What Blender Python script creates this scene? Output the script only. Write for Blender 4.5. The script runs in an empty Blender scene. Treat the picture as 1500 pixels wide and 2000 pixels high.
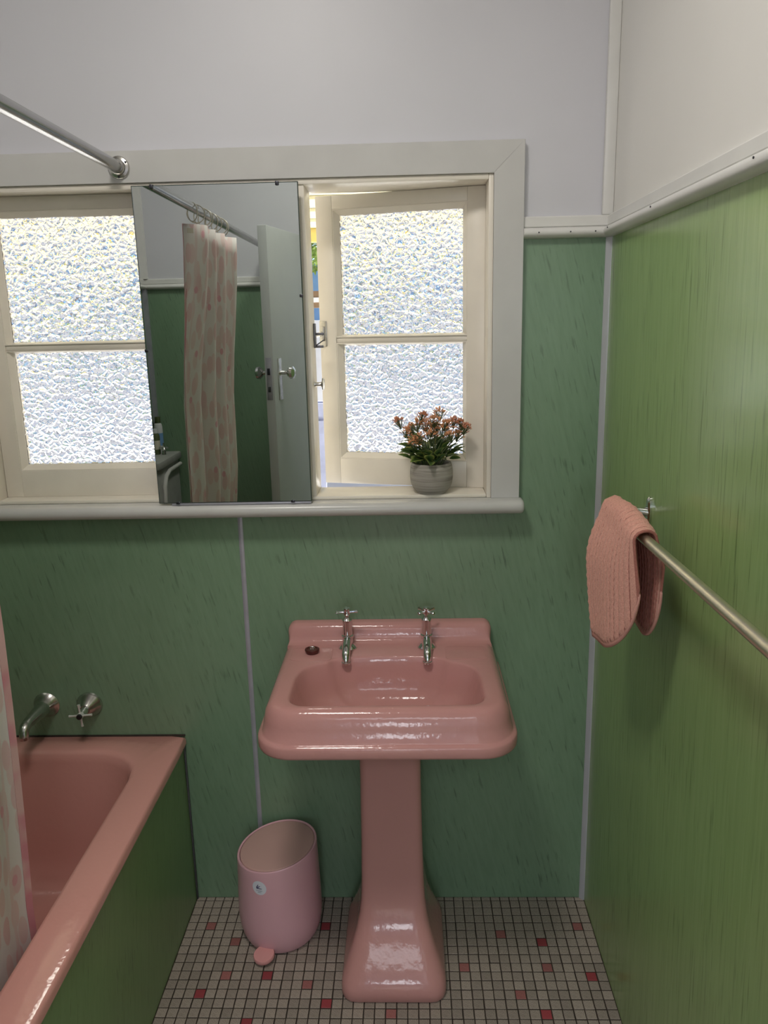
import bpy, bmesh, math, random
from mathutils import Vector, Matrix, Euler
from math import sin, cos, pi, radians, sqrt, atan2

sc = bpy.context.scene
COL = sc.collection
random.seed(7)

# ------------------------------------------------------------------ camera
cam_d = bpy.data.cameras.new('camera')
cam = bpy.data.objects.new('camera', cam_d)
COL.objects.link(cam)
cam_d.sensor_fit = 'VERTICAL'
cam_d.sensor_height = 36.0
cam_d.lens = 1539.35 * 36.0 / 2000.0
cam_d.clip_start = 0.02
CP, CY, CR = radians(13.41254), radians(1.81605), radians(-1.29468)
B0 = Matrix(((1, 0, 0), (0, 0, -1), (0, 1, 0)))
Yw = Matrix(((cos(CY), sin(CY), 0), (-sin(CY), cos(CY), 0), (0, 0, 1)))
Pt = Matrix(((1, 0, 0), (0, cos(CP), -sin(CP)), (0, sin(CP), cos(CP))))
Rl = Matrix(((cos(CR), -sin(CR), 0), (sin(CR), cos(CR), 0), (0, 0, 1)))
Mw = Rl @ Pt @ B0 @ Yw
rot = Matrix((Mw[0], -Mw[1], -Mw[2])).transposed()
cam.matrix_world = Matrix.Translation((0, -1.8824, 1.55)) @ rot.to_4x4()
sc.camera = cam

# ------------------------------------------------------------------ sky, sun, daylight, fill lights, exposure
world = bpy.data.worlds.new('World'); sc.world = world
world.use_nodes = True
wn = world.node_tree
bg = wn.nodes['Background']
sky = wn.nodes.new('ShaderNodeTexSky')
sky.sky_type = 'NISHITA'
sky.sun_disc = False
sky.sun_elevation = radians(48)
sky.sun_rotation = radians(120)
hs = wn.nodes.new('ShaderNodeHueSaturation'); hs.inputs['Saturation'].default_value = 1.0
wn.links.new(sky.outputs[0], hs.inputs['Color']); wn.links.new(hs.outputs[0], bg.inputs[0])
bg.inputs[1].default_value = 0.12

sun_d = bpy.data.lights.new('sun', 'SUN')
sun_d.energy = 14.2
sun_d.angle = radians(0.6)
sun_d.color = (1.0, 0.95, 0.86)
sun = bpy.data.objects.new('sun', sun_d); COL.objects.link(sun)
sun.rotation_euler = (Vector((-0.28, -0.48, -0.83))).to_track_quat('-Z', 'Y').to_euler()

# daylight of the hall window behind the camera
al = bpy.data.lights.new('hall_daylight', 'AREA')
al.shape = 'RECTANGLE'; al.size = 0.30; al.size_y = 0.46
al.energy = 7.0
al.color = (0.90, 0.94, 1.0)
alo = bpy.data.objects.new('hall_daylight', al); COL.objects.link(alo)
alo.location = (-0.1, -4.28, 1.62)
alo.rotation_euler = (radians(90), 0, 0)

# added fill light in the hall, brightens the room through the doorway
hl = bpy.data.lights.new('hall_fill', 'AREA')
hl.shape = 'RECTANGLE'; hl.size = 1.2; hl.size_y = 1.5
hl.energy = 31.0
hl.color = (0.90, 0.94, 1.0)
hlo = bpy.data.objects.new('hall_fill', hl); COL.objects.link(hlo)
hlo.location = (-0.1, -3.25, 2.72)
# unseen fill light under the bathroom ceiling, added to brighten the room
bl = bpy.data.lights.new('bathroom_fill', 'AREA')
bl.shape = 'DISK'; bl.size = 0.36
bl.energy = 13.5
bl.color = (1.0, 0.95, 0.88)
blo = bpy.data.objects.new('bathroom_fill', bl); COL.objects.link(blo)
blo.location = (-0.35, -1.15, 2.70)

vs = sc.view_settings
vs.view_transform = 'Standard'
vs.look = 'None'
vs.gamma = 1.0
vs.exposure = 0.08
vs.use_curve_mapping = False

# ------------------------------------------------------------------ materials
def new_mat(name):
    m = bpy.data.materials.new(name); m.use_nodes = True
    nt = m.node_tree
    return m, nt, nt.nodes['Principled BSDF']

def N(nt, kind, **kw):
    n = nt.nodes.new(kind)
    for k, v in kw.items():
        setattr(n, k, v)
    return n

def ramp(nt, src, stops):
    r = N(nt, 'ShaderNodeValToRGB')
    e = r.color_ramp.elements
    while len(e) < len(stops): e.new(0.5)
    for el, (p, c) in zip(e, stops):
        el.position = p
        el.color = (c[0], c[1], c[2], 1) if not isinstance(c, (int, float)) else (c, c, c, 1)
    nt.links.new(src, r.inputs[0])
    return r.outputs[0]

def coords(nt, scale=(1, 1, 1), rot=(0, 0, 0), kind='Object'):
    tc = N(nt, 'ShaderNodeTexCoord'); mr_ = N(nt, 'ShaderNodeMapping'); mp = N(nt, 'ShaderNodeMapping')
    mr_.inputs['Rotation'].default_value = rot
    mp.inputs['Scale'].default_value = scale
    nt.links.new(tc.outputs[kind], mr_.inputs[0]); nt.links.new(mr_.outputs[0], mp.inputs[0])
    return mp.outputs[0]

def noise(nt, vec, scale, detail=3, rough=0.5, out=0):
    n = N(nt, 'ShaderNodeTexNoise')
    n.inputs['Scale'].default_value = scale
    n.inputs['Detail'].default_value = detail
    n.inputs['Roughness'].default_value = rough
    nt.links.new(vec, n.inputs['Vector'])
    return n.outputs[out]

def mixc(nt, fac, a, b, mode='MIX'):
    m = N(nt, 'ShaderNodeMix', data_type='RGBA', blend_type=mode)
    for sock, v in ((m.inputs[0], fac), (m.inputs[6], a), (m.inputs[7], b)):
        if isinstance(v, (int, float)): sock.default_value = v
        elif isinstance(v, tuple): sock.default_value = (v[0], v[1], v[2], 1)
        else: nt.links.new(v, sock)
    return m.outputs[2]

def bump(nt, height, bsdf, strength=0.2, dist=0.002):
    b = N(nt, 'ShaderNodeBump')
    b.inputs['Strength'].default_value = strength
    b.inputs['Distance'].default_value = dist
    nt.links.new(height, b.inputs['Height'])
    nt.links.new(b.outputs[0], bsdf.inputs['Normal'])

def simple(name, col, rough=0.5, metal=0.0, var=0.06, nscale=9.0, bmp=0.0, bscale=60.0, coat=0.0, spec=None):
    m, nt, b = new_mat(name)
    v = coords(nt)
    c2 = tuple(x * (1 - var) for x in col); c1 = tuple(min(1, x * (1 + var)) for x in col)
    nt.links.new(ramp(nt, noise(nt, v, nscale), [(0.3, c2), (0.7, c1)]), b.inputs['Base Color'])
    b.inputs['Roughness'].default_value = rough
    b.inputs['Metallic'].default_value = metal
    b.inputs['Coat Weight'].default_value = coat
    if spec is not None: b.inputs['Specular IOR Level'].default_value = spec
    if bmp: bump(nt, noise(nt, v, bscale), b, bmp)
    return m

M = {}
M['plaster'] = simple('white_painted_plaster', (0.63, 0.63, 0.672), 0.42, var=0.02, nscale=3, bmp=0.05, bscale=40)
M['plaster_right'] = simple('lit_white_plaster', (0.80, 0.785, 0.75), 0.42, var=0.02, nscale=3, bmp=0.05, bscale=40)  # brighter, warmer copy of the white: light on this wall put into the colour
M['trim'] = simple('white_gloss_trim', (0.74, 0.735, 0.71), 0.28, var=0.03, nscale=12, bmp=0.04, bscale=80)
M['casing'] = simple('shaded_white_gloss', (0.58, 0.575, 0.56), 0.26, var=0.03, nscale=12, bmp=0.04, bscale=80)  # darker than the trim white: shade on casing and sill put into the colour
M['sash'] = simple('cream_sash_paint', (0.83, 0.775, 0.68), 0.30, var=0.04, nscale=10, bmp=0.05, bscale=70)
M['ceiling'] = simple('ceiling_paint', (0.75, 0.74, 0.72), 0.6, var=0.02)
M['grout'] = simple('dark_brown_grout', (0.035, 0.024, 0.018), 0.8, var=0.3, nscale=40)
M['chrome'] = simple('polished_chrome', (0.72, 0.72, 0.72), 0.09, 1.0, var=0.02)
M['chrome_worn'] = simple('worn_chrome', (0.55, 0.54, 0.51), 0.24, 1.0, var=0.15, nscale=50)
M['keep'] = simple('dull_grey_metal', (0.16, 0.16, 0.18), 0.4, 0.7)
M['rod'] = simple('dull_chrome_tube', (0.40, 0.40, 0.40), 0.20, 1.0, var=0.06, nscale=20)
M['satin'] = simple('satin_chrome_arms', (0.80, 0.80, 0.78), 0.30, 0.45, var=0.02)
M['rail_metal'] = simple('brushed_rail_metal', (0.72, 0.66, 0.55), 0.34, 1.0, var=0.06, nscale=60)
M['alu'] = simple('grey_aluminium_strip', (0.42, 0.42, 0.48), 0.35, 0.3, var=0.08, nscale=30)
M['dark_alu'] = simple('dark_edging_strip', (0.10, 0.10, 0.11), 0.4, 0.4, var=0.1)
M['white_strip'] = simple('pale_corner_strip', (0.55, 0.56, 0.60), 0.3, 0.2, var=0.04)
M['black'] = simple('black_cap', (0.012, 0.012, 0.014), 0.3)
M['dark_metal'] = simple('dark_metal', (0.06, 0.06, 0.07), 0.35, 0.9)
M['rubber'] = simple('dark_red_rubber', (0.085, 0.018, 0.014), 0.33, var=0.2, nscale=90)
M['bin'] = simple('pink_plastic', (0.74, 0.42, 0.475), 0.33, var=0.02, nscale=5)
M['bin_lid'] = simple('pink_beige_plastic', (0.62, 0.38, 0.345), 0.42, var=0.02, nscale=5)
M['pedal'] = simple('salmon_plastic', (0.72, 0.34, 0.33), 0.35, var=0.02)
M['sticker'] = simple('white_sticker', (0.72, 0.72, 0.80), 0.35, var=0.02)
M['ink'] = simple('violet_grey_ink', (0.10, 0.09, 0.19), 0.4)
M['leaf'] = None
M['ring'] = simple('cream_ring', (0.66, 0.60, 0.50), 0.35)
M['soil'] = simple('dark_moss', (0.03, 0.035, 0.02), 0.9, var=0.5, nscale=80)
M['stem'] = simple('green_stem', (0.10, 0.13, 0.05), 0.6, var=0.2)
M['tub_grey'] = simple('grey_cement_tub', (0.44, 0.44, 0.42), 0.5, var=0.08, nscale=20)
M['door'] = simple('pale_grey_door_paint', (0.50, 0.52, 0.51), 0.5, var=0.02)
M['floor_hall'] = simple('pale_hall_boards', (0.45, 0.36, 0.26), 0.4, var=0.2)

def ceramic(name, col, dark):
    m, nt, b = new_mat(name)
    v = coords(nt)
    c = mixc(nt, noise(nt, v, 3.0, 2), dark, col)
    sp = ramp(nt, noise(nt, v, 260.0, 1), [(0.70, 0.0), (0.80, 1.0)])
    c = mixc(nt, sp, c, tuple(x * 0.93 for x in col))
    nt.links.new(c, b.inputs['Base Color'])
    b.inputs['Roughness'].default_value = 0.11
    b.inputs['Specular IOR Level'].default_value = 0.34
    bump(nt, noise(nt, v, 52.0, 2, 0.55), b, 0.26, 0.002)
    return m
M['pink'] = ceramic('pink_vitreous_china', (0.585, 0.295, 0.275), (0.545, 0.272, 0.254))
M['pink_bath'] = ceramic('pink_bath_enamel', (0.69, 0.345, 0.305), (0.65, 0.318, 0.282))

def green_panel(name, base, dark, light, rot, streak, flecks):
    """faux-marbled green hardboard: mottled tone, stretched grain and fine dark flecks"""
    m, nt, b = new_mat(name)
    v = coords(nt, scale=streak, rot=rot)
    g = noise(nt, v, 1.0, 6, 0.62)
    col = ramp(nt, g, [(0.30, dark), (0.50, base), (0.72, light)])
    big = noise(nt, coords(nt), 1.7, 3)
    col = mixc(nt, 0.55, col, ramp(nt, big, [(0.3, tuple(x * 0.80 for x in base)), (0.7, tuple(x * 1.16 for x in base))]))
    v2 = coords(nt, scale=flecks, rot=rot)
    f = ramp(nt, noise(nt, v2, 1.0, 2, 0.5), [(0.60, 0.0), (0.70, 1.0)])
    msk = ramp(nt, noise(nt, coords(nt), 6.0, 2), [(0.38, 0.25), (0.62, 1.0)])
    fm = N(nt, 'ShaderNodeMath', operation='MULTIPLY'); nt.links.new(f, fm.inputs[0]); nt.links.new(msk, fm.inputs[1])
    f2 = N(nt, 'ShaderNodeMath', operation='MULTIPLY'); nt.links.new(fm.outputs[0], f2.inputs[0]); f2.inputs[1].default_value = 0.75
    col = mixc(nt, f2.outputs[0], col, tuple(x * 0.50 for x in dark))
    nt.links.new(col, b.inputs['Base Color'])
    b.inputs['Roughness'].default_value = 0.22 if 'grained' in name else 0.32
    b.inputs['Specular IOR Level'].default_value = 0.6
    bump(nt, noise(nt, coords(nt), 5.0, 2), b, 0.05, 0.01)
    return m
M['green_back'] = green_panel('green_marbled_panel', (0.190, 0.300, 0.190), (0.148, 0.248, 0.150), (0.228, 0.345, 0.230), (0, radians(13), 0), (95, 40, 11), (150, 60, 15))
M['green_right'] = green_panel('green_grained_panel', (0.285, 0.420, 0.165), (0.235, 0.360, 0.130), (0.330, 0.465, 0.205), (radians(3), 0, 0), (40, 120, 5), (100, 260, 9))  # yellower, lighter than the window wall: warm light put into the green
M['green_bath'] = green_panel('green_bath_panel', (0.200, 0.330, 0.130), (0.155, 0.270, 0.100), (0.240, 0.375, 0.165), (radians(14), 0, 0), (40, 80, 8), (90, 200, 18))

def tile_mat(name, col, var):
    m, nt, b = new_mat(name)
    oi = N(nt, 'ShaderNodeObjectInfo')
    v = coords(nt, kind='Generated')
    n = noise(nt, coords(nt, kind='Object'), 330.0, 3, 0.7)
    c = ramp(nt, n, [(0.30, tuple(x * (1 - var) for x in col)), (0.70, tuple(min(1, x * (1 + var)) for x in col))])
    k = ramp(nt, oi.outputs['Random'], [(0.0, 0.82), (1.0, 1.10)])
    c = mixc(nt, 1.0, c, k, 'MULTIPLY')
    nt.links.new(c, b.inputs['Base Color'])
    b.inputs['Roughness'].default_value = 0.55
    return m
M['tile_grey'] = tile_mat('stone_grey_mosaic', (0.345, 0.290, 0.245), 0.38)
M['tile_red'] = tile_mat('red_mosaic', (0.34, 0.055, 0.065), 0.15)
M['tile_pale'] = tile_mat('pale_red_mosaic', (0.34, 0.13, 0.12), 0.3)

def mirror_mat():
    m, nt, b = new_mat('mirror_silvering')
    b.inputs['Metallic'].default_value = 1.0
    b.inputs['Roughness'].default_value = 0.0
    v = coords(nt)
    sp = ramp(nt, noise(nt, v, 160.0, 2), [(0.735, 0.0), (0.78, 1.0)])
    nt.links.new(mixc(nt, sp, (0.60, 0.64, 0.615), (0.62, 0.63, 0.60)), b.inputs['Base Color'])
    return m
M['mirror'] = mirror_mat()
M['glass_edge'] = simple('dark_glass_edge', (0.05, 0.07, 0.06), 0.15)

def hammered_glass(front):
    m = bpy.data.materials.new('hammered_glass' if front else 'glass_back_face'); m.use_nodes = True
    nt = m.node_tree
    nt.nodes.remove(nt.nodes['Principled BSDF'])
    g = N(nt, 'ShaderNodeBsdfGlass'); g.inputs['IOR'].default_value = 1.45; g.inputs['Roughness'].default_value = 0.03
    nt.links.new(g.outputs[0], nt.nodes['Material Output'].inputs[0])
    if front:
        v = coords(nt)
        d = N(nt, 'ShaderNodeVectorMath', operation='ADD')
        nz = N(nt, 'ShaderNodeTexNoise'); nz.inputs['Scale'].default_value = 60; nz.inputs['Detail'].default_value = 2
        nt.links.new(v, nz.inputs['Vector'])
        sv = N(nt, 'ShaderNodeVectorMath', operation='SCALE'); sv.inputs['Scale'].default_value = 0.012
        nt.links.new(nz.outputs['Color'], sv.inputs[0])
        nt.links.new(v, d.inputs[0]); nt.links.new(sv.outputs[0], d.inputs[1])
        vo = N(nt, 'ShaderNodeTexVoronoi'); vo.feature = 'DISTANCE_TO_EDGE'
        vo.inputs['Scale'].default_value = 66
        nt.links.new(d.outputs[0], vo.inputs['Vector'])
        gr = ramp(nt, vo.outputs['Distance'], [(0.0, 0.0), (0.22, 0.75), (0.5, 1.0)])
        n2 = noise(nt, d.outputs[0], 62.0, 1)
        ad = N(nt, 'ShaderNodeMath', operation='MULTIPLY_ADD'); ad.inputs[1].default_value = 1.2
        nt.links.new(n2, ad.inputs[0]); nt.links.new(gr, ad.inputs[2])
        b = N(nt, 'ShaderNodeBump'); b.inputs['Strength'].default_value = 0.9; b.inputs['Distance'].default_value = 0.0032
        nt.links.new(ad.outputs[0], b.inputs['Height'])
        nt.links.new(b.outputs[0], g.inputs['Normal'])
    return m
M['glass'] = hammered_glass(True)
M['glass_back'] = hammered_glass(False)

def curtain_mat():
    m, nt, b = new_mat('leaf_print_curtain_cloth')
    uv = N(nt, 'ShaderNodeTexCoord')
    def leaves(scale, rot, stretch, lo, hi, seed):
        mp = N(nt, 'ShaderNodeMapping'); mp.inputs['Rotation'].default_value = (0, 0, rot)
        mp.inputs['Scale'].default_value = (scale * stretch, scale, 1); mp.inputs['Location'].default_value = (seed, seed * 0.37, 0)
        nt.links.new(uv.outputs['UV'], mp.inputs[0])
        vo = N(nt, 'ShaderNodeTexVoronoi'); vo.voronoi_dimensions = '2D'
        vo.inputs['Scale'].default_value = 1.0; vo.inputs['Randomness'].default_value = 0.55
        nt.links.new(mp.outputs[0], vo.inputs['Vector'])
        return ramp(nt, vo.outputs['Distance'], [(lo, 1.0), (hi, 0.0)])
    l1 = leaves(11, radians(-32), 1.75, 0.30, 0.33, 0.0)
    l2 = leaves(9, radians(28), 1.7, 0.24, 0.27, 3.3)
    dots = leaves(6.5, 0.3, 1.0, 0.065, 0.075, 7.1)
    wv = N(nt, 'ShaderNodeTexWave'); wv.wave_type = 'BANDS'; wv.bands_direction = 'X'
    wv.inputs['Scale'].default_value = 2.4; wv.inputs['Distortion'].default_value = 2.2; wv.inputs['Detail Scale'].default_value = 0.7
    nt.links.new(uv.outputs['UV'], wv.inputs['Vector'])
    br = ramp(nt, wv.outputs['Color'], [(0.965, 0.0), (0.99, 1.0)])
    c = mixc(nt, l1, (0.90, 0.86, 0.83), (0.88, 0.73, 0.70))
    c = mixc(nt, l2, c, (0.87, 0.67, 0.66))
    c = mixc(nt, br, c, (0.88, 0.75, 0.72))
    c = mixc(nt, dots, c, (0.86, 0.52, 0.56))
    nt.links.new(c, b.inputs['Base Color'])
    b.inputs['Roughness'].default_value = 0.7
    tr = N(nt, 'ShaderNodeBsdfTranslucent'); nt.links.new(c, tr.inputs[0])
    mx = N(nt, 'ShaderNodeMixShader'); mx.inputs[0].default_value = 0.35
    nt.links.new(b.outputs[0], mx.inputs[1]); nt.links.new(tr.outputs[0], mx.inputs[2])
    nt.links.new(mx.outputs[0], nt.nodes['Material Output'].inputs[0])
    bump(nt, noise(nt, uv.outputs['UV'], 900, 1), b, 0.1, 0.0005)
    return m
M['curtain'] = curtain_mat()
def hem_mat():
    m, nt, b = new_mat('pink_blotched_hem')
    v = coords(nt)
    nt.links.new(ramp(nt, noise(nt, v, 16, 1), [(0.42, (0.66, 0.42, 0.40)), (0.62, (0.62, 0.25, 0.29))]), b.inputs['Base Color'])
    b.inputs['Roughness'].default_value = 0.7
    return m
M['hem'] = hem_mat()

def terry():
    m, nt, b = new_mat('salmon_terry_cloth')
    v = coords(nt)
    n = noise(nt, v, 420, 3, 0.7)
    nt.links.new(ramp(nt, n, [(0.3, (0.62, 0.28, 0.22)), (0.7, (0.86, 0.46, 0.37))]), b.inputs['Base Color'])
    b.inputs['Roughness'].default_value = 0.95
    b.inputs['Sheen Weight'].default_value = 0.35
    b.inputs['Sheen Tint'].default_value = (1.0, 0.75, 0.65, 1)
    bump(nt, n, b, 0.6, 0.003)
    return m
M['terry'] = terry()
M['terry_groove_shade'] = simple('rose_groove_shade', (0.38, 0.145, 0.115), 0.95, var=0.15, nscale=300)  # grooves between the towel ribs, their shade painted as a darker colour
M['terry_hem'] = simple('salmon_woven_hem', (0.66, 0.33, 0.28), 0.9, var=0.05, nscale=200, bmp=0.2, bscale=500)

def pot_mat():
    m, nt, b = new_mat('ribbed_cement')
    v = coords(nt, scale=(7, 7, 190))
    n = noise(nt, v, 1.0, 3, 0.6)
    c = ramp(nt, n, [(0.30, (0.20, 0.185, 0.16)), (0.5, (0.36, 0.335, 0.295)), (0.75, (0.43, 0.405, 0.36))])
    nt.links.new(c, b.inputs['Base Color'])
    b.inputs['Roughness'].default_value = 0.9
    bump(nt, n, b, 0.5, 0.003)
    return m
M['pot'] = pot_mat()
def leaf_mat():
    m, nt, b = new_mat('variegated_leaf')
    tc = N(nt, 'ShaderNodeTexCoord'); sx = N(nt, 'ShaderNodeSeparateXYZ'); nt.links.new(tc.outputs['UV'], sx.inputs[0])
    oi = N(nt, 'ShaderNodeObjectInfo')
    e = ramp(nt, sx.outputs[0], [(0.30, (0.05, 0.11, 0.04)), (0.70, (0.14, 0.23, 0.05)), (1.0, (0.52, 0.55, 0.16))])
    c = mixc(nt, oi.outputs['Random'], e, (0.05, 0.11, 0.045))
    nt.links.new(c, b.inputs['Base Color']); b.inputs['Roughness'].default_value = 0.45
    tr = N(nt, 'ShaderNodeBsdfTranslucent'); nt.links.new(c, tr.inputs[0])
    mx = N(nt, 'ShaderNodeMixShader'); mx.inputs[0].default_value = 0.4
    nt.links.new(b.outputs[0], mx.inputs[1]); nt.links.new(tr.outputs[0], mx.inputs[2])
    nt.links.new(mx.outputs[0], nt.nodes['Material Output'].inputs[0])
    return m
M['leaf'] = leaf_mat()
M['flower'] = simple('orange_pink_buds', (0.70, 0.33, 0.16), 0.6, var=0.45, nscale=140)
M['flower_pink'] = simple('rose_pink_buds', (0.62, 0.27, 0.16), 0.6, var=0.4, nscale=140)

# outdoors
M['eave'] = simple('cream_eave_lining', (0.86, 0.82, 0.62), 0.6, var=0.03)
M['fascia'] = simple('yellow_fascia', (0.80, 0.66, 0.22), 0.5, var=0.05)
M['concrete'] = simple('pale_concrete', (0.66, 0.66, 0.66), 0.8, var=0.12, nscale=1.2)
M['blue_wall'] = simple('blue_sheet_wall', (0.20, 0.38, 0.68), 0.5, var=0.06)
M['white_wall'] = simple('white_render', (0.72, 0.73, 0.75), 0.7, var=0.1, nscale=2)
M['violet_fence'] = simple('blue_grey_fence', (0.34, 0.37, 0.52), 0.6, var=0.2, nscale=4)
M['brown'] = simple('brown_beam_paint', (0.22, 0.14, 0.08), 0.5)
M['bush'] = simple('bush_leaf', (0.30, 0.42, 0.10), 0.5, var=0.5, nscale=8)
M['ext_wall'] = simple('cream_weatherboard', (0.70, 0.62, 0.45), 0.6)

# ------------------------------------------------------------------ mesh helpers
class MB:
    def __init__(s):
        s.v, s.f, s.mi = [], [], []
    def add(s, verts, faces, mi=0):
        o = len(s.v)
        s.v += [tuple(p) for p in verts]
        s.f += [tuple(i + o for i in f) for f in faces]
        s.mi += [mi] * len(faces)
        return s
    def box(s, x0, x1, y0, y1, z0, z1, b=0.0, mi=0):
        if b <= 0:
            v = [(x0, y0, z0), (x1, y0, z0), (x1, y1, z0), (x0, y1, z0), (x0, y0, z1), (x1, y0, z1), (x1, y1, z1), (x0, y1, z1)]
            return s.add(v, [(3, 2, 1, 0), (4, 5, 6, 7), (0, 1, 5, 4), (1, 2, 6, 5), (2, 3, 7, 6), (3, 0, 4, 7)], mi)
        bm = bmesh.new()
        bmesh.ops.create_cube(bm, size=1)
        for v in bm.verts:
            v.co = ((x0 + x1) / 2 + v.co.x * (x1 - x0), (y0 + y1) / 2 + v.co.y * (y1 - y0), (z0 + z1) / 2 + v.co.z * (z1 - z0))
        bmesh.ops.bevel(bm, geom=list(bm.edges), offset=b, segments=2, profile=0.5, affect='EDGES')
        bm.verts.index_update()
        s.add([v.co[:] for v in bm.verts], [[v.index for v in f.verts] for f in bm.faces], mi)
        bm.free()
        return s
    def loft(s, rings, closed=True, cap0=False, cap1=False, mi=0):
        n = len(rings[0]); v = [p for r in rings for p in r]; f = []
        for i in range(len(rings) - 1):
            for j in range(n if closed else n - 1):
                k = (j + 1) % n
                f.append((i * n + j, i * n + k, (i + 1) * n + k, (i + 1) * n + j))
        if cap0: f.append(tuple(range(n - 1, -1, -1)))
        if cap1: f.append(tuple((len(rings) - 1) * n + j for j in range(n)))
        return s.add(v, f, mi)
    def lathe(s, prof, loc=(0, 0, 0), n=24, axis=(0, 0, 1), mi=0):
        """prof: [(radius, height)] turned about axis through loc"""
        q = Vector(axis).to_track_quat('Z', 'Y')
        rings = [[Vector(loc) + q @ Vector((r * cos(2 * pi * k / n), r * sin(2 * pi * k / n), h)) for k in range(n)] for r, h in prof]
        return s.loft(rings, True, prof[0][0] > 1e-6, prof[-1][0] > 1e-6, mi)
    def tube(s, pts, rad, n=10, caps=True, mi=0):
        pts = [Vector(p) for p in pts]
        rs = rad if isinstance(rad, (list, tuple)) else [rad] * len(pts)
        rings = []; up = None
        for i, p in enumerate(pts):
            t = (pts[min(i + 1, len(pts) - 1)] - pts[max(i - 1, 0)]).normalized()
            if up is None:
                up = Vector((0, 0, 1)) if abs(t.z) < 0.9 else Vector((1, 0, 0))
            a = t.cross(up).normalized(); b_ = a.cross(t).normalized(); up = b_
            rings.append([p + (a * cos(2 * pi * k / n) + b_ * sin(2 * pi * k / n)) * rs[i] for k in range(n)])
        return s.loft(rings, True, caps, caps, mi)
    def prism(s, poly, axis, a0, a1, mi=0):
        """extrude a 2-D polygon: axis 'x' -> (y,z) poly, 'y' -> (x,z), 'z' -> (x,y)"""
        def P(p, a):
            return {'x': (a, p[0], p[1]), 'y': (p[0], a, p[1]), 'z': (p[0], p[1], a)}[axis]
        return s.loft([[P(p, a0) for p in poly], [P(p, a1) for p in poly]], True, True, True, mi)
    def mesh(s, name, mats, smooth=True, angle=35):
        me = bpy.data.meshes.new(name)
        me.from_pydata(s.v, [], s.f)
        for m in (mats if isinstance(mats, (list, tuple)) else [mats]): me.materials.append(m)
        me.polygons.foreach_set('material_index', s.mi)
        bm = bmesh.new(); bm.from_mesh(me)
        bmesh.ops.recalc_face_normals(bm, faces=bm.faces)
        bm.to_mesh(me); bm.free()
        if smooth:
            me.polygons.foreach_set('use_smooth', [True] * len(me.polygons))
            me.set_sharp_from_angle(angle=radians(angle))
        me.update()
        return me
    def build(s, name, mats, parent=None, smooth=True, angle=35, loc=None):
        o = bpy.data.objects.new(name, s.mesh(name, mats, smooth, angle))
        COL.objects.link(o)
        if parent is not None: o.parent = parent
        if loc is not None: o.location = loc
        return o

def tag(o, label, cat, group=None, kind=None):
    o['label'] = label; o['category'] = cat
    if group: o['group'] = group
    if kind: o['kind'] = kind
    return o
def empty(name, loc, label=None, cat=None, group=None, kind=None):
    o = bpy.data.objects.new(name, None); COL.objects.link(o); o.location = loc
    o.empty_display_size = 0.05
    if label: tag(o, label, cat, group, kind)
    return o
def struct(o, label, cat):
    return tag(o, label, cat, None, 'structure')

def rrect(x0, x1, y0, y1, r, seg=8):
    """rounded rectangle; r = (x0y0, x1y0, x1y1, x0y1)"""
    if not isinstance(r, (list, tuple)): r = (r,) * 4
    out = []
    for (cx, cy, rr, a0) in ((x0 + r[0], y0 + r[0], r[0], pi), (x1 - r[1], y0 + r[1], r[1], 1.5 * pi), (x1 - r[2], y1 - r[2], r[2], 0), (x0 + r[3], y1 - r[3], r[3], 0.5 * pi)):
        if rr <= 1e-6: out.append((cx, cy)); continue
        for k in range(seg + 1):
            a = a0 + k / seg * pi / 2
            out.append((cx + rr * cos(a), cy + rr * sin(a)))
    return out
def polar(poly, c, n, extra=()):
    """resample a star-shaped outline at n even angles about c"""
    out = []
    m = len(poly)
    angs = [2 * pi * k / n for k in range(n)]
    for a in angs:
        d = (cos(a), sin(a)); best = None
        for i in range(m):
            x1, y1 = poly[i][0] - c[0], poly[i][1] - c[1]
            x2, y2 = poly[(i + 1) % m][0] - c[0], poly[(i + 1) % m][1] - c[1]
            ex, ey = x2 - x1, y2 - y1
            den = d[0] * ey - d[1] * ex
            if abs(den) < 1e-12: continue
            t = (x1 * ey - y1 * ex) / den
            u = (x1 * d[1] - y1 * d[0]) / den
            if t > 0 and -1e-6 <= u <= 1 + 1e-6 and (best is None or t > best): best = t
        best = best or 0.01
        out.append((c[0] + d[0] * best, c[1] + d[1] * best))
    return out
def lerp(a, b, t): return a + (b - a) * t

# ------------------------------------------------------------------ room shell
XL, XR, YO = -1.22, 0.466, -2.0           # left wall, right wall, wall behind
ZC = 2.75
WX0, WX1, WZ0, WZ1 = -1.02, 0.20, 1.136, 1.868     # window opening
DZ = 1.732                                 # underside of the dado moulding

w = MB()
w.box(XL - 0.1, WX0, 0.004, 0.12, 0, DZ).box(WX1, XR + 0.1, 0.004, 0.12, 0, DZ).box(WX0, WX1, 0.004, 0.12, 0, WZ0)
w.box(XL - 0.1, WX0, 0.0, 0.12, DZ, ZC).box(WX1, XR + 0.1, 0.0, 0.12, DZ, ZC).box(WX0, WX1, 0.0, 0.12, WZ1, ZC)
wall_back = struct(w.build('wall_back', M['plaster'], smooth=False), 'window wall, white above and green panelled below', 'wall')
def child_panel(name, mb, mat, parent, label=None, **k):
    o = mb.build(name, mat, parent, **k)
    if label: o['label'] = label
    return o
JX = -0.4165
child_panel('panel', MB().box(XL, JX - 0.006, 0.0, 0.004, 0.0, 1.105), M['green_back'], wall_back, smooth=False)
child_panel('panel', MB().box(JX + 0.006, XR, 0.0, 0.004, 0.0, 1.105).box(0.25, XR, 0.0, 0.004, 1.105, DZ + 0.01), M['green_back'], wall_back, smooth=False)
child_panel('panel', MB().box(XL, -1.07, 0.0, 0.004, 1.105, DZ + 0.01), M['green_back'], wall_back, smooth=False)
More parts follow.
